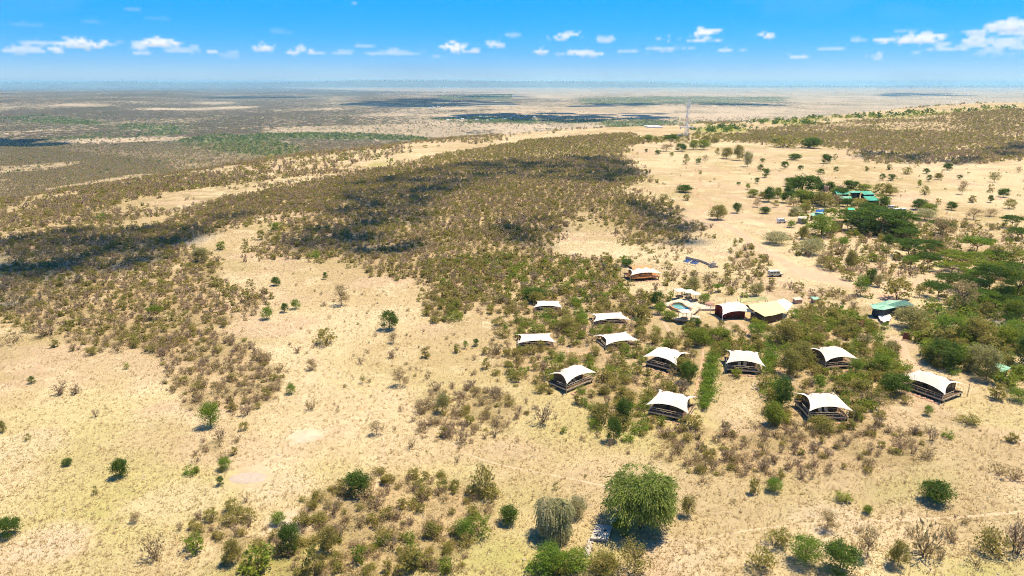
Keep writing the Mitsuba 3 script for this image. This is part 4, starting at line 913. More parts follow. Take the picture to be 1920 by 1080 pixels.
# ---------------------------------------------------------------- the compound
def roofs():
    hw = 'house'
    k = house_px('staff_house', 'long green-roofed building with four roof sections around a dark courtyard', 'building', [[(1570, 364.5, 3.0), (1593, 364, 3.0), (1592.6, 357.8, 4.4), (1564.5, 357.8, 4.4)], [(1594, 361.5, 3.4), (1614, 361.5, 3.4), (1613, 358, 4.2), (1594, 358, 4.2)], [(1620, 365, 3.0), (1640.5, 364.4, 3.0), (1633, 358.5, 4.4), (1614, 358, 4.4)],
        [(1578, 373, 2.9), (1599, 373.8, 2.9), (1595, 367.8, 4.2), (1572, 367.8, 4.2)], [(1626.7, 376, 2.9), (1650, 376, 2.9), (1639, 367.6, 4.3), (1618.5, 367.8, 4.3)]], 'green_roof', 'dark_wall', 2.6, .88, windows=3)
    house_px('store_house', 'low bright green roof before the courtyard building, left one of two', 'building', [[(1590, 393.5, 2.6), (1603, 393.5, 2.6), (1602, 389.6, 3.2), (1589.5, 389.6, 3.2)]], 'bright_green_roof', 'cream_wall', 2.4)
    house_px('store_house', 'low bright green roof before the courtyard building, right one of two', 'building', [[(1619, 395.5, 2.6), (1643, 395.5, 2.6), (1641, 391, 3.4), (1617.5, 391.5, 3.4)]], 'bright_green_roof', 'cream_wall', 2.4, windows=2)
    k = house_px('workshop', 'small building with a pale green sloping roof carrying blue solar panels', 'building', [[(1523, 405, 2.4), (1545, 401, 2.6), (1541, 396, 3.6), (1518.5, 400, 3.4)]], 'pale_green_roof', 'pink_wall', 2.4, windows=2)
    q = [pz(*x) for x in ((1531, 397.6, 4.0), (1545, 396.6, 4.0), (1546.5, 392.6, 4.8), (1529, 393.4, 4.8))]; obj('solar_panel', slab(q, .08), 'solar_glass', k)
    house_px('orange_house', 'two-storey building with orange walls beside the broad bright green tree', 'building', [[(1560, 414, 5.4), (1583, 413.5, 5.4), (1581, 410.5, 5.7), (1559, 411, 5.7)]], 'thatch', 'orange_wall', 5, .9, windows=2)
    house_px('grey_shed', 'plain grey block shed at the left end of the compound', 'shed', [[(1496, 409, 2.6), (1512, 410, 2.6), (1514, 405.5, 2.7), (1497.5, 405, 2.7)]], 'concrete', 'grey_stone', 2.4, .95)
    for px, py, rad, h, l in ((1548, 364, 1.45, 3.0, 'tall pinkish water tank on a stand in front of the dark trees'), (1575, 358, 1.9, 3.0, 'broad pinkish water tank behind the green roofs'), (1524, 369.5, 1.2, 1.7, 'small pinkish water tank, left one of the low pair'), (1533, 369.5, 1.2, 1.7, 'small pinkish water tank, right one of the low pair')):
        o = at([(px, py)])[0]; f = Frame(o, 0); k = thing('water_tank', l, 'water tank', 'pinkish water tanks of the compound'); b = 2.0 if 'tall' in l else .2
        obj('tank', f.rod((0, 0, b), (0, 0, b + h), rad, sides=22), 'pink_wall', k); obj('lid', f.rod((0, 0, b + h), (0, 0, b + h + .15), rad * .4, sides=12), 'dark_metal', k)
        for i in range(3): obj('band', f.rod((0, 0, b + h * (.2 + .3 * i)), (0, 0, b + h * (.2 + .3 * i) + .12), rad * 1.03, sides=22), 'pink_wall', k)
        if b > 1:
            for a in (-1.2, 1.2):
                for c in (-1.0, 1.0): obj('leg', f.box(a - .15, a + .15, c - .15, c + .15, -.3, b - .2), 'dark_wood', k)
            obj('platform', f.box(-2.6, 1.9, -1.5, 1.5, b - .2, b - .003), 'pink_wall', k)
roofs()

# ---------------------------------------------------------------- lattice mast
def mast():
    o = at([(1286.5, 257)])[0]; f = Frame((o[0], o[1], float(H(o[0], o[1]))), .4); k = thing('lattice_mast', 'tall red and white lattice mast on the far edge of the plateau', 'mast')
    top, w0, w1 = 41.0, 2.1, .75; wd = lambda z: w0 + (w1 - w0) * min(1, z / 36)
    zs = np.linspace(0, top, 15)
    for a, b in ((-1, -1), (1, -1), (1, 1), (-1, 1)):
        for i in range(14):
            z0, z1 = zs[i], zs[i + 1]; obj('leg_section', f.rod((a * wd(z0), b * wd(z0), z0 - (.5 if i == 0 else 0)), (a * wd(z1), b * wd(z1), z1), .17, .15, 5), 'red_paint' if i in (6, 7) else 'white_paint', k)
    br = []
    for i in range(14):
        z0, z1 = zs[i], zs[i + 1]
        for (a, b), (c, d) in (((-1, -1), (1, -1)), ((1, -1), (1, 1)), ((1, 1), (-1, 1)), ((-1, 1), (-1, -1))):
            br += [f.rod((a * wd(z0), b * wd(z0), z0), (c * wd(z1), d * wd(z1), z1), .10, sides=4), f.rod((c * wd(z0), d * wd(z0), z0), (a * wd(z1), b * wd(z1), z1), .10, sides=4), f.rod((a * wd(z1), b * wd(z1), z1), (c * wd(z1), d * wd(z1), z1), .08, sides=4)]
    obj('bracing', cat(br), 'white_paint', k, kind='stuff')
    f2 = Frame(f.o, 0)
    obj('platform', f2.box(-8.2, 8.2, -1.6, 1.6, 11.6, 12.5), 'white_paint', k)
    obj('antenna', f2.box(-8.4, -7.2, -.5, .5, 9.6, 11.59), 'white_paint', k); obj('antenna', f2.box(7.0, 8.2, -.5, .5, 9.6, 11.59), 'white_paint', k)
    for x, z, h in ((-1.5, 33, 3), (1.6, 34.5, 3), (-1.8, 37, 2.6), (1.9, 38, 2.6), (.2, 36, 3)): obj('antenna', f2.box(x - .5, x + .5, -1.6, -1.1, z, z + h), 'white_paint', k)
    obj('dish', f2.rod((-1.6, -1.6, 25), (-1.6, -2.1, 25), 1.1, sides=16), 'white_paint', k); obj('dish', f2.rod((1.2, -1.6, 28.5), (1.2, -2.1, 28.5), .8, sides=16), 'white_paint', k)
    obj('cross_arm', f2.rod((-4, 0, 40.2), (3.2, 0, 41.2), .22, sides=5), 'white_paint', k); obj('lightning_rod', f2.rod((0, 0, 41), (1.0, 0, 47), .28, .12, 5), 'white_paint', k)
    o2 = at([(1276, 257)])[0]; f3 = Frame(o2, .1); k = thing('equipment_hut', 'small grey-green hut at the foot of the lattice mast', 'hut')
    obj('wall', f3.box(-3, 3, -2, 2, -.4, 2.6), 'cream_wall', k); obj('roof', f3.box(-3.3, 3.3, -2.3, 2.3, 2.6, 3.2), 'teal_roof', k)
mast()

# ---------------------------------------------------------------- far settlement on the plain
r = np.random.default_rng(21)
def far_house(px, py, w, d, h, roof, label, group):
    o = at([(px, py)])[0]; f = Frame(o, r.uniform(-.5, .5)); k = thing('far_house', label, 'house', group)
    obj('wall', f.box(-w, w, -d, d, -.6, h), 'white_paint', k)
    obj('roof', cat([f.slab([(-w - .5, -d - .5, h), (w + .5, -d - .5, h), (w + .5, 0, h + 2.2), (-w - .5, 0, h + 2.2)], .15), f.slab([(w + .5, d + .5, h), (-w - .5, d + .5, h), (-w - .5, 0, h + 2.2), (w + .5, 0, h + 2.2)], .15)]), roof, k)
for i, x in enumerate(np.linspace(838, 1000, 22)):
    far_house(x + r.uniform(-3, 3), r.uniform(220.5, 229) - (.02 * (x - 838)), r.uniform(4, 9), r.uniform(3, 5), r.uniform(3, 5), ('steel', 'white_paint', 'teal_roof')[i % 3], f'{ordinal(i)} small pale house from the left in the tree-filled settlement on the plain', 'houses of the far settlement among dark trees')
for i, (x, y) in enumerate(((806, 203), (813, 202), (822, 201), (829, 202.5))):
    far_house(x, y, 9, 5, 5, 'steel', f'{ordinal(i)} pale house from the left in the bare row beyond the settlement', 'bare row of houses far out on the plain')
for x, y, l in ((1222, 237.5, 'lower'), (1228, 239.5, 'upper')):
    o = at([(x, y)])[0]; f = Frame(o, .05); k = thing('long_shed', f'long white shed on the plain left of the mast, {"front" if l == "upper" else "back"} one of two', 'shed', 'two long white sheds on the plain')
    obj('wall', f.box(-12, 12, -2, 2, -.6, 1.6), 'white_paint', k); obj('roof', f.slab([(-12.5, -2.5, 1.6), (12.5, -2.5, 1.6), (12.5, 2.5, 2.2), (-12.5, 2.5, 2.2)], .2), 'steel', k)

# ---------------------------------------------------------------- dirt roads and footpaths, draped 4 cm and more above the grass
def ribbon(name, P, label, mat='red_soil', lift=.05):
    p = np.array([tuple(map(float, w.split(','))) for w in P.split()]); q = at(p[:, :2]); w = p[:, 2] / FPX * project(q)[2] / 2
    s = np.concatenate([[0], np.cumsum(np.hypot(*np.diff(q[:, :2], axis=0).T))]); n = int(s[-1] / 1.2) + 2; u = np.linspace(0, s[-1], n)
    from scipy.interpolate import PchipInterpolator as PI
    x, y, ww = PI(s, q[:, 0])(u), PI(s, q[:, 1])(u), PI(s, w)(u)
    tx, ty = np.gradient(x), np.gradient(y); l = np.hypot(tx, ty) + 1e-9; nx_, ny_ = -ty / l, tx / l
    m = 9; V = []
    jl = 1 + .9 * n2(x, y, 3.5, 41, 3) ; jr = 1 + .9 * n2(x, y, 3.5, 42, 3)
    for j in range(m):
        t = -1 + 2 * j / (m - 1); e = ww * t * (jl if t < 0 else jr); X, Y = x + nx_ * e, y + ny_ * e
        V.append(np.stack([X, Y, ground_z(X, Y) + lift * (1 - abs(t) ** 6 * 1.6)], 1))
    V = np.stack(V, 1).reshape(-1, 3); i = (np.arange(n - 1)[:, None] * m + np.arange(m - 1)[None]).ravel()
    obj(name, trimesh.Trimesh(V, np.vstack([np.stack([i, i + m, i + m + 1], 1), np.stack([i, i + m + 1, i + 1], 1)]), process=False), mat, smooth=True, kind='structure', label=label)
    if name != 'dirt_track':
        for a in range(0, n - 1, 6): KEEP_OUT.append(LineString(np.stack([x, y], 1)[a:a + 8]).buffer(float(ww[a:a + 8].mean()) + 1.7))
from scipy.interpolate import RegularGridInterpolator
ground_z_ = RegularGridInterpolator((GY, GX), gz)
def ground_z(x, y): return ground_z_(np.stack([y, x], -1))
def road_mat(name, a, b):
    def fn(p, n, uv): return mix(mix(a, b, fbm(p.x * .25, p.y * .25, 0.0, 3)), (.50, .40, .28), smoothstep(.5, .8, fbm(p.x * .7, p.y * .7, 1.0, 3)) * .55)
    scene[name] = {'type': 'diffuse', 'reflectance': proc(fn)}
road_mat('road_soil', (.46, .305, .21), (.50, .36, .255)); road_mat('track_soil', (.40, .27, .175), (.44, .32, .21))
ribbon('dirt_road', "1300,409,14 1345,413,16 1372,428,20 1400,447,22 1430,467,20 1460,484,20 1490,503,40 1530,518,64 1570,528,44 1605,540,30 1640,552,40 1668,560,26 1700,566,14", 'pinkish dirt road curving down past the parked safari vehicle', 'road_soil')
ribbon('dirt_track', "1283,305,4 1292,314,5 1303,322,5 1306,334,6 1313,343,6 1304,353,7 1303,362,7 1318,372,8 1334,382,8 1322,394,10 1306,404,12", 'reddish track winding over the upper grassland', 'track_soil')
ribbon('dirt_road', "1668,556,10 1700,543,12 1730,522,12 1750,512,10 1790,500,8", 'branch of the dirt road running up between the flat-topped trees', 'road_soil', .06)
ribbon('dirt_track', "1640,382,24 1700,384,30 1770,388,16", 'bare reddish yard right of the compound', 'track_soil')
ribbon('footpath', "1691,640,14 1693,655,20 1700,668,19 1712,682,20 1722,694,18 1730,704,14", 'sandy footpath leading down from the wooden gate', 'road_soil', .06)
ribbon('footpath', "1450,632,8 1455,655,10 1458,680,11 1462,712,12", 'narrow red footpath right of the hedge beside the square-on tent', 'track_soil', .06)
ribbon('footpath', "1318,655,5 1315,690,7 1310,715,8 1303,748,10", 'narrow red footpath left of the hedge above the nearest tent', 'track_soil', .06)
ribbon('footpath', "1362,600,10 1385,606,14 1398,616,12 1404,630,9", 'reddish path from the lounge tent down to the hedges', 'track_soil', .06)
ribbon('footpath', "1228,585,8 1240,597,8 1250,612,9 1256,626,8", 'pale worn path below the pool', 'road_soil', .06)
ribbon('dirt_track', "1250,1045,5 1330,1010,5 1420,992,6 1560,980,7 1700,975,8 1820,968,9 1930,958,10", 'faint pale wheel track across the lower right grassland', 'pale_soil', .04)
ribbon('footpath', "1890,610,20 1920,622,26 1935,630,26", 'bare pinkish earth at the right edge of the wood', 'road_soil', .06)

ribbon('dirt_track', "540,600,3 575,650,4 600,690,4 650,720,5 690,770,5 720,850,6 700,930,6", 'faint worn trail over the open grassland left of the tents', 'pale_soil', .03)
ribbon('dirt_track', "420,560,3 480,610,3 560,650,4 640,700,4 760,760,4 900,860,5 1080,900,6 1220,930,6", 'faint game trail crossing the open grassland towards the tents', 'pale_soil', .03)
ribbon('footpath', "1062,655,8 1075,668,8 1098,662,6 1112,650,5", 'reddish bare path between the two lower middle tents', 'track_soil', .06)
ribbon('footpath', "1296,775,9 1306,790,9 1330,800,7", 'red footpath beside the nearest left tent', 'track_soil', .06)
# ---------------------------------------------------------------- hedges
def hedge(P, wpx, label):
    q = at(pts(P)); r = np.random.default_rng(int(q[0][1])); k = thing('hedge', label, 'hedge'); cs, stem = [], []; seed_ = float(q[0][0])
    L = np.concatenate([[0], np.cumsum(np.hypot(*np.diff(q[:, :2], axis=0).T))])
    for s in np.arange(0, L[-1], .35):
        p = np.array([np.interp(s, L, q[:, i]) for i in range(3)]); w = wpx / FPX * math.hypot(p[0], p[1]) / 2
        if meshkit.noise(np.array([s * .5, seed_, 0.0]), 3) < .22: continue
        for _ in range(3):
            o = r.normal(size=2) * w * .62 * (.5 + meshkit.noise(np.array([s * .35, seed_, 4.0]), 8)); hh = r.uniform(.3, 1.0 + 1.7 * float(meshkit.noise(np.array([s * .4, 2.0, seed_]), 5)))
            cs.append([p[0] + o[0], p[1] + o[1], p[2] + hh] + np.clip(r.normal(size=(34, 3)), -2, 2) * [.38, .38, .3])
        stem.append(rod((p[0], p[1], p[2] - .3), (p[0] + r.normal() * .3, p[1], p[2] + 1.5), .04, .02, 4))
    c = np.vstack(cs); obj('foliage', soup([tris(c, .12, r, 1.6)]), 'bright_leaf', k); obj('stem', cat(stem), 'bark', k)
    KEEP_OUT.append(LineString(q[:, :2]).buffer(2.4))
hedge("1441,632 1441,655 1440,680 1437,702", 30, 'ragged bright green hedge on the right of the square-on tent')
hedge("1337,672 1331,700 1327,730 1319,772", 22, 'long bright green hedge running down to the right of the nearest tent')

# ---------------------------------------------------------------- single trees and bushes, read off the photograph: foot pixel, width and height in pixels
WIDE = {'tree': 1.0, 'dark': 1.0, 'bright': 1.0, 'brown': 1.0, 'flower': 1.05, 'pale': 1.0, 'acacia': 1.65, 'shade': 1.65, 'dry': 1.2, 'olive': 1.2, 'green': 1.2}
NAME = {'tree': 'savanna_tree', 'dark': 'savanna_tree', 'bright': 'savanna_tree', 'brown': 'thorn_tree', 'flower': 'flowering_tree', 'pale': 'pale_tree', 'acacia': 'flat_topped_tree', 'shade': 'flat_topped_tree', 'dry': 'dry_bush', 'olive': 'leafy_bush', 'green': 'leafy_bush'}
LOOK = {'tree': 'green round-crowned tree', 'dark': 'dark green round tree', 'bright': 'bright green leafy tree', 'brown': 'open brownish thorn tree', 'flower': 'creamy-blossomed tree', 'pale': 'grey-green pale tree', 'acacia': 'green flat-topped acacia', 'shade': 'dark flat-topped acacia', 'dry': 'single dry bush', 'olive': 'single olive bush', 'green': 'single green bush'}
SOLO = {
 'on the open left grassland': """395,803,38,48,bright 226,897,28,36,dark 125,874,17,14,dark 640,574,32,40,brown 500,600,22,24,bright 534,586,15,18,dark 555,580,18,18,bright 517,433,32,18,green 490,450,20,20,olive 590,484,28,15,green 460,462,14,14,olive
   415,469,24,18,green 378,493,32,28,flower 518,536,16,16,dark 470,536,14,14,olive 293,600,32,30,acacia 60,720,12,14,dark 112,742,34,26,dry 142,740,28,22,dry 180,783,16,16,dry 238,692,12,14,green 18,1008,38,36,dark 50,826,14,14,olive 5,812,16,22,tree
   585,694,24,22,brown 546,740,18,20,bright 583,770,24,20,dry 457,808,20,18,olive 413,912,14,18,dark 255,980,24,20,brown 178,928,12,20,olive 610,648,44,32,olive 557,663,20,14,dry 610,524,9,13,dark 20,645,46,20,dry 90,630,50,24,dry 360,890,30,20,green 422,882,26,24,bright""",
 'on the grass left of the tents': """750,727,32,36,brown 798,673,24,22,olive 873,654,12,16,bright 857,662,20,18,olive 892,650,12,14,dark 911,693,20,22,olive 735,672,22,18,dry 677,684,16,14,dry 680,719,14,18,brown 706,818,28,28,brown 771,841,20,18,dry 857,869,14,12,dry 730,620,34,36,tree 738,645,20,20,brown
   802,712,14,14,dry 835,823,14,16,dry 1057,813,16,14,green 1121,822,14,12,dry 1144,838,16,14,dry 1042,919,10,16,olive 1016,798,44,38,dry 830,775,24,44,flower""",
 'near the bottom edge': """671,930,44,44,dark 902,934,46,58,olive 955,984,34,34,dark 870,1008,40,34,bright 900,1008,44,40,green 1083,972,38,38,pale 1166,1007,36,34,bright 1290,970,30,42,brown 365,1038,48,40,green 435,1060,34,46,tree 485,1082,80,60,green 545,1038,42,54,tree 520,985,30,24,bright 290,1052,44,48,dry
   615,1040,36,50,tree 1190,1080,66,66,brown 1030,1075,60,50,bright 1080,1080,60,46,bright 1130,1085,56,46,tree 590,1085,50,60,olive 675,1060,40,40,green 1012,1085,56,40,green 770,1075,60,50,olive""",
 'on the lower right grassland': """1754,945,52,42,dark 1581,943,32,22,green 1626,964,18,16,tree 1551,996,38,38,brown 1452,924,32,26,bright 1415,927,30,30,olive 1463,900,16,20,olive 1320,908,24,16,dry 1290,972,26,44,brown 1776,822,24,18,green 1740,780,18,20,bright 1813,797,44,18,olive 1875,893,40,22,dry 1905,900,40,22,dry 1809,984,22,16,dry
   1455,1028,48,38,olive 1510,1062,64,54,bright 1574,1084,72,64,tree 1626,1052,44,60,brown 1684,1064,34,52,tree 1735,1048,74,64,dry 1780,1012,28,26,dry 1860,1042,54,52,olive 1905,1042,50,64,dry 1425,1074,54,42,olive 1610,1000,20,14,dry 1895,830,34,20,olive""",
 'on the upper right grassland': """1216,266,19,13,tree 1258,274,28,22,acacia 1250,284,24,14,brown 1277,284,20,14,dark 1300,281,19,17,tree 1320,281,24,18,tree 1286,308,12,22,tree 1310,308,12,11,dark 1322,305,13,15,brown 1259,294,9,9,tree 1234,290,13,8,dark 1212,286,6,7,dark 1345,292,9,15,tree 1362,298,22,20,tree 1386,301,20,27,tree 1402,313,18,28,pale
   1430,305,9,8,dark 1426,321,11,12,dark 1435,333,15,16,dark 1212,327,12,12,olive 1171,312,7,7,dark 1232,343,11,8,olive 1282,361,28,14,dark 1243,381,25,18,brown 1346,413,33,27,tree 1382,400,18,19,tree 1402,355,11,11,tree 1420,344,10,11,dark 1412,370,21,15,tree 1420,389,18,17,brown 1385,347,8,6,dark 1287,376,17,12,olive 1313,326,10,8,olive
   1549,307,17,17,dark 1566,300,9,12,olive 1490,300,23,9,dark 1471,317,15,14,dark 1501,319,11,9,dark 1539,327,14,10,dark 1568,322,9,9,dark 1625,321,11,11,olive 1668,318,16,10,olive 1700,327,19,14,olive 1737,326,13,10,dark 1777,319,16,13,dark 1654,339,12,13,tree 1671,339,15,12,dark 1742,341,11,13,tree 1759,337,16,12,tree
   1799,336,10,8,dark 1865,342,20,20,brown 1910,324,11,12,brown 1723,351,9,14,tree 1735,365,18,17,olive 1804,365,17,26,brown 1857,361,13,16,olive 1882,370,19,16,dark 1823,380,21,14,olive 1857,380,11,14,dark 1894,392,27,19,olive 1758,384,13,12,olive 1784,394,17,15,dark 1826,412,27,22,brown 1857,406,25,15,brown 1725,394,28,20,dark 1743,401,27,19,tree 1461,273,14,9,tree
   1455,268,16,8,tree 1250,262,16,9,olive 1230,264,14,8,olive 1475,277,60,9,olive 1520,278,40,9,dark 1340,268,18,10,tree 1325,264,16,9,tree""",
 'around the compound roofs': """1505,362,50,32,dark 1527,353,25,21,dark 1556,358,19,16,dark 1596,355,29,16,dark 1623,357,23,11,tree 1654,366,38,24,olive 1670,367,30,18,brown 1476,381,23,21,tree 1503,379,33,23,tree 1516,377,27,16,dark 1546,388,38,26,tree 1570,387,27,22,brown 1590,388,25,16,tree 1612,387,32,15,olive 1655,393,21,23,dark 1493,404,24,16,pale 1510,399,19,15,tree
   1558,409,28,20,acacia 1582,409,22,16,dark 1541,444,56,40,bright 1589,433,34,22,shade 1442,379,21,27,dark 1455,389,12,13,tree 1435,401,18,13,dark 1484,427,18,13,bright 1456,459,46,24,pale 1507,449,18,24,tree 1640,425,80,40,shade 1668,430,50,30,tree 1625,440,50,30,dark 1690,446,50,30,dark 1575,372,30,20,dark 1480,350,22,16,tree 1540,362,20,18,dark 1652,441,112,54,shade 1610,436,60,40,shade 1690,430,60,34,shade 1430,372,16,12,tree 1458,372,16,20,tree 1628,398,36,16,dark 1530,382,30,18,dark 1480,364,20,16,dark 1488,388,26,14,brown""",
 'on the slope below the compound': """1520,479,46,30,pale 1559,507,42,28,olive 1591,526,32,19,olive 1595,507,24,48,tree 1580,461,22,15,bright 1614,555,28,38,bright 1633,535,20,32,tree 1645,538,18,22,flower 1685,564,58,44,olive 1724,558,18,26,brown 1575,480,40,26,dry 1545,500,30,30,brown 1755,584,22,18,olive 1760,470,26,22,olive 1660,475,20,16,green 1640,490,24,14,olive 1700,470,16,14,dark""",
 'in the grove at the right edge': """1768,446,46,38,brown 1898,429,40,27,acacia 1910,450,46,24,acacia 1833,477,64,36,acacia 1704,485,58,40,shade 1665,463,19,23,dark 1708,505,32,28,acacia 1740,507,48,36,acacia 1804,506,74,40,acacia 1786,516,62,28,acacia 1856,548,66,54,acacia 1908,562,66,60,acacia 1893,522,74,32,acacia 1780,542,54,32,acacia 1803,584,54,58,brown 1882,502,66,44,brown
   1884,562,44,28,bright 1850,520,60,36,acacia 1760,560,56,34,shade 1845,577,60,36,acacia 1902,588,56,36,acacia 1870,500,50,32,acacia 1918,500,54,32,acacia 1815,588,40,26,bright 1738,480,50,34,shade 1765,440,44,30,shade 1700,455,50,30,shade 1920,545,60,40,acacia 1825,555,60,40,shade 1770,480,36,26,brown 1735,414,40,22,pale 1850,594,32,30,olive 1900,596,40,34,tree 1830,530,40,26,acacia""",
 'around the right-hand tents': """1712,618,60,40,flower 1700,600,36,22,flower 1640,622,34,20,olive 1605,702,26,30,bright 1656,690,44,38,tree 1672,668,30,28,flower 1655,700,40,34,bright 1850,715,44,60,flower 1835,700,50,50,flower 1770,690,70,50,tree 1757,650,60,40,olive 1780,640,60,50,bright 1830,640,70,44,tree 1890,655,54,44,tree
   1722,628,28,26,brown 1925,690,50,60,tree 1905,640,50,40,bright 1752,682,44,36,tree 1680,742,56,42,tree 1700,760,24,18,olive 1870,750,40,34,olive 1910,755,34,26,bright 1560,600,30,24,olive 1590,620,40,30,olive 1620,650,40,26,dry 1420,660,26,22,tree""",
 'close to the pool and tents': """1352,620,15,19,tree 1345,548,22,17,acacia 1301,547,26,25,flower 1320,570,24,20,bright 1419,556,28,24,flower 1395,558,22,9,green 1303,613,26,17,tree 1232,578,24,32,tree 1238,590,26,22,bright 1256,601,34,18,tree 1290,553,16,14,tree 1500,690,46,46,tree 1480,705,50,50,tree 1465,770,40,60,tree 1450,800,36,44,tree 1430,730,34,30,olive 1475,650,60,46,tree
   1500,640,50,34,olive 1350,640,40,26,tree 1310,650,36,34,tree 1420,632,36,26,bright 1390,640,20,24,olive 1280,700,44,30,tree 1290,720,36,40,tree 1150,830,30,46,tree 1170,800,34,60,tree 1130,800,40,46,olive 1205,600,40,28,olive 1215,520,20,14,olive 1175,500,24,14,tree 1007,570,30,22,tree 1002,562,44,16,dark 1080,575,22,16,bright 1060,622,36,24,tree 1090,605,26,16,bright 1295,805,46,30,olive
   1360,820,20,40,dry 1240,800,24,22,green 1545,810,50,26,tree 1600,785,40,30,olive""",
}
def solo_trees():
    for zi, (where, text) in enumerate(SOLO.items()):
        r = np.random.default_rng(600 + zi); rows = []
        for w in text.split():
            a, b, c, d, kind = w.split(','); rows.append((float(a), float(b), float(c), float(d), kind))
        q = at([(a[0], a[1]) for a in rows]); depth = project(q)[2]; dist = np.linalg.norm(q - [0, 0, CAMZ], axis=1)
        for kind in dict.fromkeys(a[4] for a in rows):
            idx = sorted([i for i, a in enumerate(rows) if a[4] == kind], key=lambda i: rows[i][0])
            for n, i in enumerate(idx):
                px, py, w, h, _ = rows[i]; p = q[i]
                wm = w / FPX * depth[i]; ca = math.hypot(p[0], p[1]) / dist[i]; sa = math.sqrt(1 - ca * ca)
                hm = max(.45 * wm / WIDE[kind], (h / FPX * depth[i] - .5 * wm * sa * .6) / ca); hm = min(hm, 1.5 * wm)
                p = p + [p[0] / dist[i] * wm * .12, p[1] / dist[i] * wm * .2, 0]; p[2] = float(H(p[0], p[1]))
                look = LOOK[kind]
                place = f'{look} {where}' if len(idx) == 1 else f'{ordinal(n)} {look} from the left {where}'
                key = numbered(NAME[kind]); say(key, place, 'bush' if 'bush' in NAME[kind] else 'tree', f'single {look}s {where}'.replace('bushs', 'bushes'))
                lod = 'near' if w > 15 else 'mid'
                put(key, kind, p, wm / WIDE[kind], hm, r, lod)

def strands(name, px, py, wpx, hpx, label, leafm, n, droop, seed):
    """a big tree of hanging feathery branchlets"""
    r = np.random.default_rng(seed); o = at([(px, py)])[0]; dep = project(o)[2]; W = wpx / FPX * dep / 2 * .66; Ht = max(.8 * W, (hpx / FPX * dep - W * .5) / .85)
    o = o + [0, W * .45, 0]; o[2] = float(H(o[0], o[1])); k = thing(name, label, 'tree')
    vs = []
    lobes = [(r.uniform(-.6, .6) * W, r.uniform(-.6, .6) * W, Ht * (.12 + .74 * r.uniform() ** .7), W * r.uniform(.36, .6)) for _ in range(30)]
    for _ in range(n):
        lx, ly, lz, lr = lobes[int(r.integers(len(lobes)))]; a = r.uniform(0, 6.28); e = r.uniform(-.2, 1); q = math.sqrt(max(0, 1 - e * e))
        p0 = np.array([lx + lr * q * math.cos(a), ly + lr * q * math.sin(a), lz + lr * .6 * e]); d = np.array([math.cos(a) * r.uniform(.3, 1), math.sin(a) * r.uniform(.3, 1), r.uniform(-.2, .5)])
        L = r.uniform(.8, 2.3); pr = p0
        for s in range(4):
            d = d + [0, 0, -droop]; d /= np.linalg.norm(d); p1 = pr + d * L / 4
            if p1[2] < .15: break
            side = np.cross(d, r.normal(size=3)); side /= np.linalg.norm(side)
            for t in (-1, 1): vs.append([pr, p1, pr * .5 + p1 * .5 + (side * t + d * .6) * r.uniform(.05, .13)])
            pr = p1
    v = np.array(vs).reshape(-1, 3) + o
    obj('crown', trimesh.Trimesh(v, np.arange(len(v)).reshape(-1, 3), process=False), leafm, k)
    br = [rod(o - [0, 0, .4], o + [0, 0, Ht * .3], .32, .26, 9)]
    for lx, ly, lz, lr in lobes: br += [rod(o + [0, 0, Ht * .28], o + np.array([lx * .6, ly * .6, lz * .75]), .14, .08, 6), rod(o + np.array([lx * .6, ly * .6, lz * .75]), o + np.array([lx, ly, lz]), .08, .03, 5)]
    obj('trunk', cat(br), 'bark', k); KEEP_OUT.append(shapely.Point(o[:2]).buffer(W * .55))
leaf('feather_leaf', (.23, .31, .075), (.26, .33, .08), (.40, .42, .18), 1.0)
strands('drooping_tree', 1205, 1003, 146, 126, 'big feathery green tree with drooping branchlets near the bottom edge', 'feather_leaf', 7800, .27, 5)
strands('weeping_tree', 1040, 1014, 74, 86, 'grey-green weeping tree with whitish hanging twigs left of the concrete slab', 'pale_leaf', 5000, .7, 6)

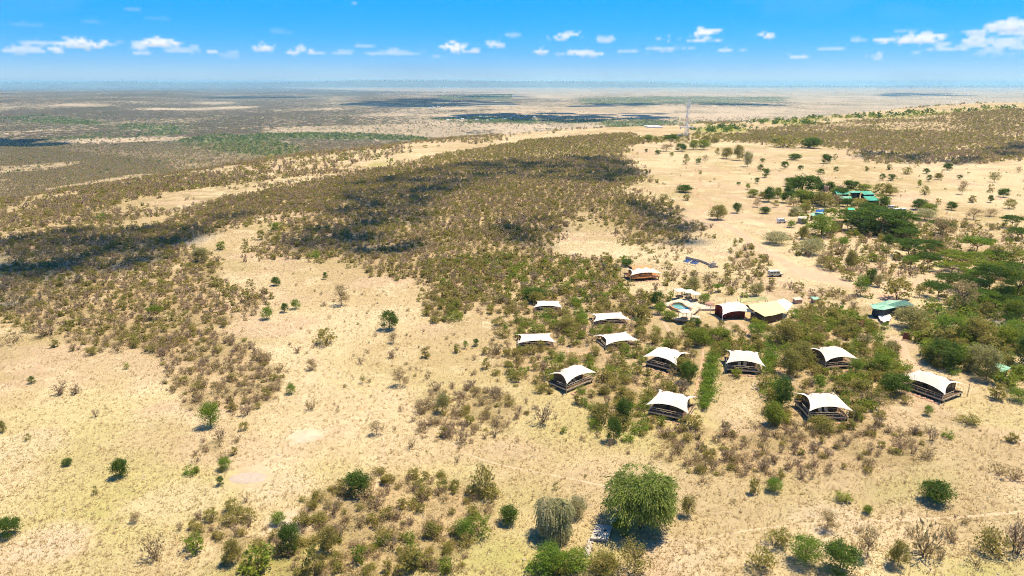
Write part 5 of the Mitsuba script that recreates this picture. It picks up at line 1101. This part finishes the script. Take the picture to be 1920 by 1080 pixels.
# ---------------------------------------------------------------- broken fair-weather clouds overhead, whose shadows lie on hill and plain
def cloud_field():
    r = np.random.default_rng(31); ms = []
    scene['cloud_white'] = {'type': 'principledthin', 'base_color': {'type': 'rgb', 'value': [.9, .9, .9]}, 'roughness': 1.0, 'spec_trans': 0.0, 'diff_trans': 1.0, 'eta': 1.01}
    ball = trimesh.creation.icosphere(1, 1.0)
    def fill(P, base, size, cover_, thick):
        g = poly(pts(P)); x0, y0, x1, y1 = g.bounds; gz0 = float(H((x0 + x1) / 2, (y0 + y1) / 2))
        n = int(g.area * cover_ / (math.pi * size * size)); q = np.stack([r.uniform(x0, x1, n * 6), r.uniform(y0, y1, n * 6)], 1)
        q = q[shapely.contains_xy(g, q[:, 0], q[:, 1])]; q = q[n2(q[:, 0], q[:, 1], size * 4, 33, 3) + r.uniform(-.4, .4, len(q)) > -.1][:n]
        for x, y in q:
            z = base + abs(r.normal()) * thick; s = size * r.uniform(.6, 1.35); m = ball.copy()
            m.vertices = m.vertices * [s, s, s * .7] * (1 + .35 * (r.uniform(size=(len(m.vertices), 1)) - .5)) + [x + SUN[0] / SUN[2] * (z - gz0), y + SUN[1] / SUN[2] * (z - gz0), z]
            ms.append(m)
    fill("-60,452 60,440 130,430 300,430 400,412 440,402 470,398 470,404 340,452 280,482 140,530 -60,600", 1300, 5, .95, 12)
    fill("500,470 560,440 640,350 700,342 780,322 860,306 1000,297 1165,292 1205,335 1130,345 1000,335 880,345 800,380 790,470 660,485", 1300, 5, .66, 12)
    fill("940,395 1030,420 1035,470 1000,480 930,450", 1300, 5, .7, 10); fill("1170,380 1250,390 1300,420 1290,455 1200,460", 1300, 5, .6, 10)
    fill("1600,285 1700,290 1800,295 1930,262 1930,300 1800,310 1640,306", 1300, 6, .7, 14); fill("1690,560 1800,560 1930,540 1930,600 1880,690 1800,600", 1300, 6, .3, 8)
    fill("860,214 1000,212 1240,213 1260,222 1100,228 1000,228 850,222", 1400, 90, 1.6, 60); fill("655,196 700,190 780,184 930,192 960,196 800,200 690,203", 1800, 150, 1.6, 80); fill("1640,178 1700,174.5 1790,175 1800,179 1700,181", 3200, 260, 1.6, 120)
    fill("-40,262 60,262 105,268 40,277 -40,280", 1400, 60, 1.5, 40); fill("1080,195 1280,193 1440,194 1440,197.5 1100,200", 1800, 170, 1.5, 80); fill("820,178 960,176 1000,181 830,183", 3200, 300, 1.3, 120); fill("350,181 520,178 560,183 380,184", 3000, 260, 1.2, 100)
    obj('clouds', cat(ms), 'cloud_white', kind='stuff', label='broken white fair-weather clouds overhead')
cloud_field()
solo_trees()
scatter_bushes()
grass()
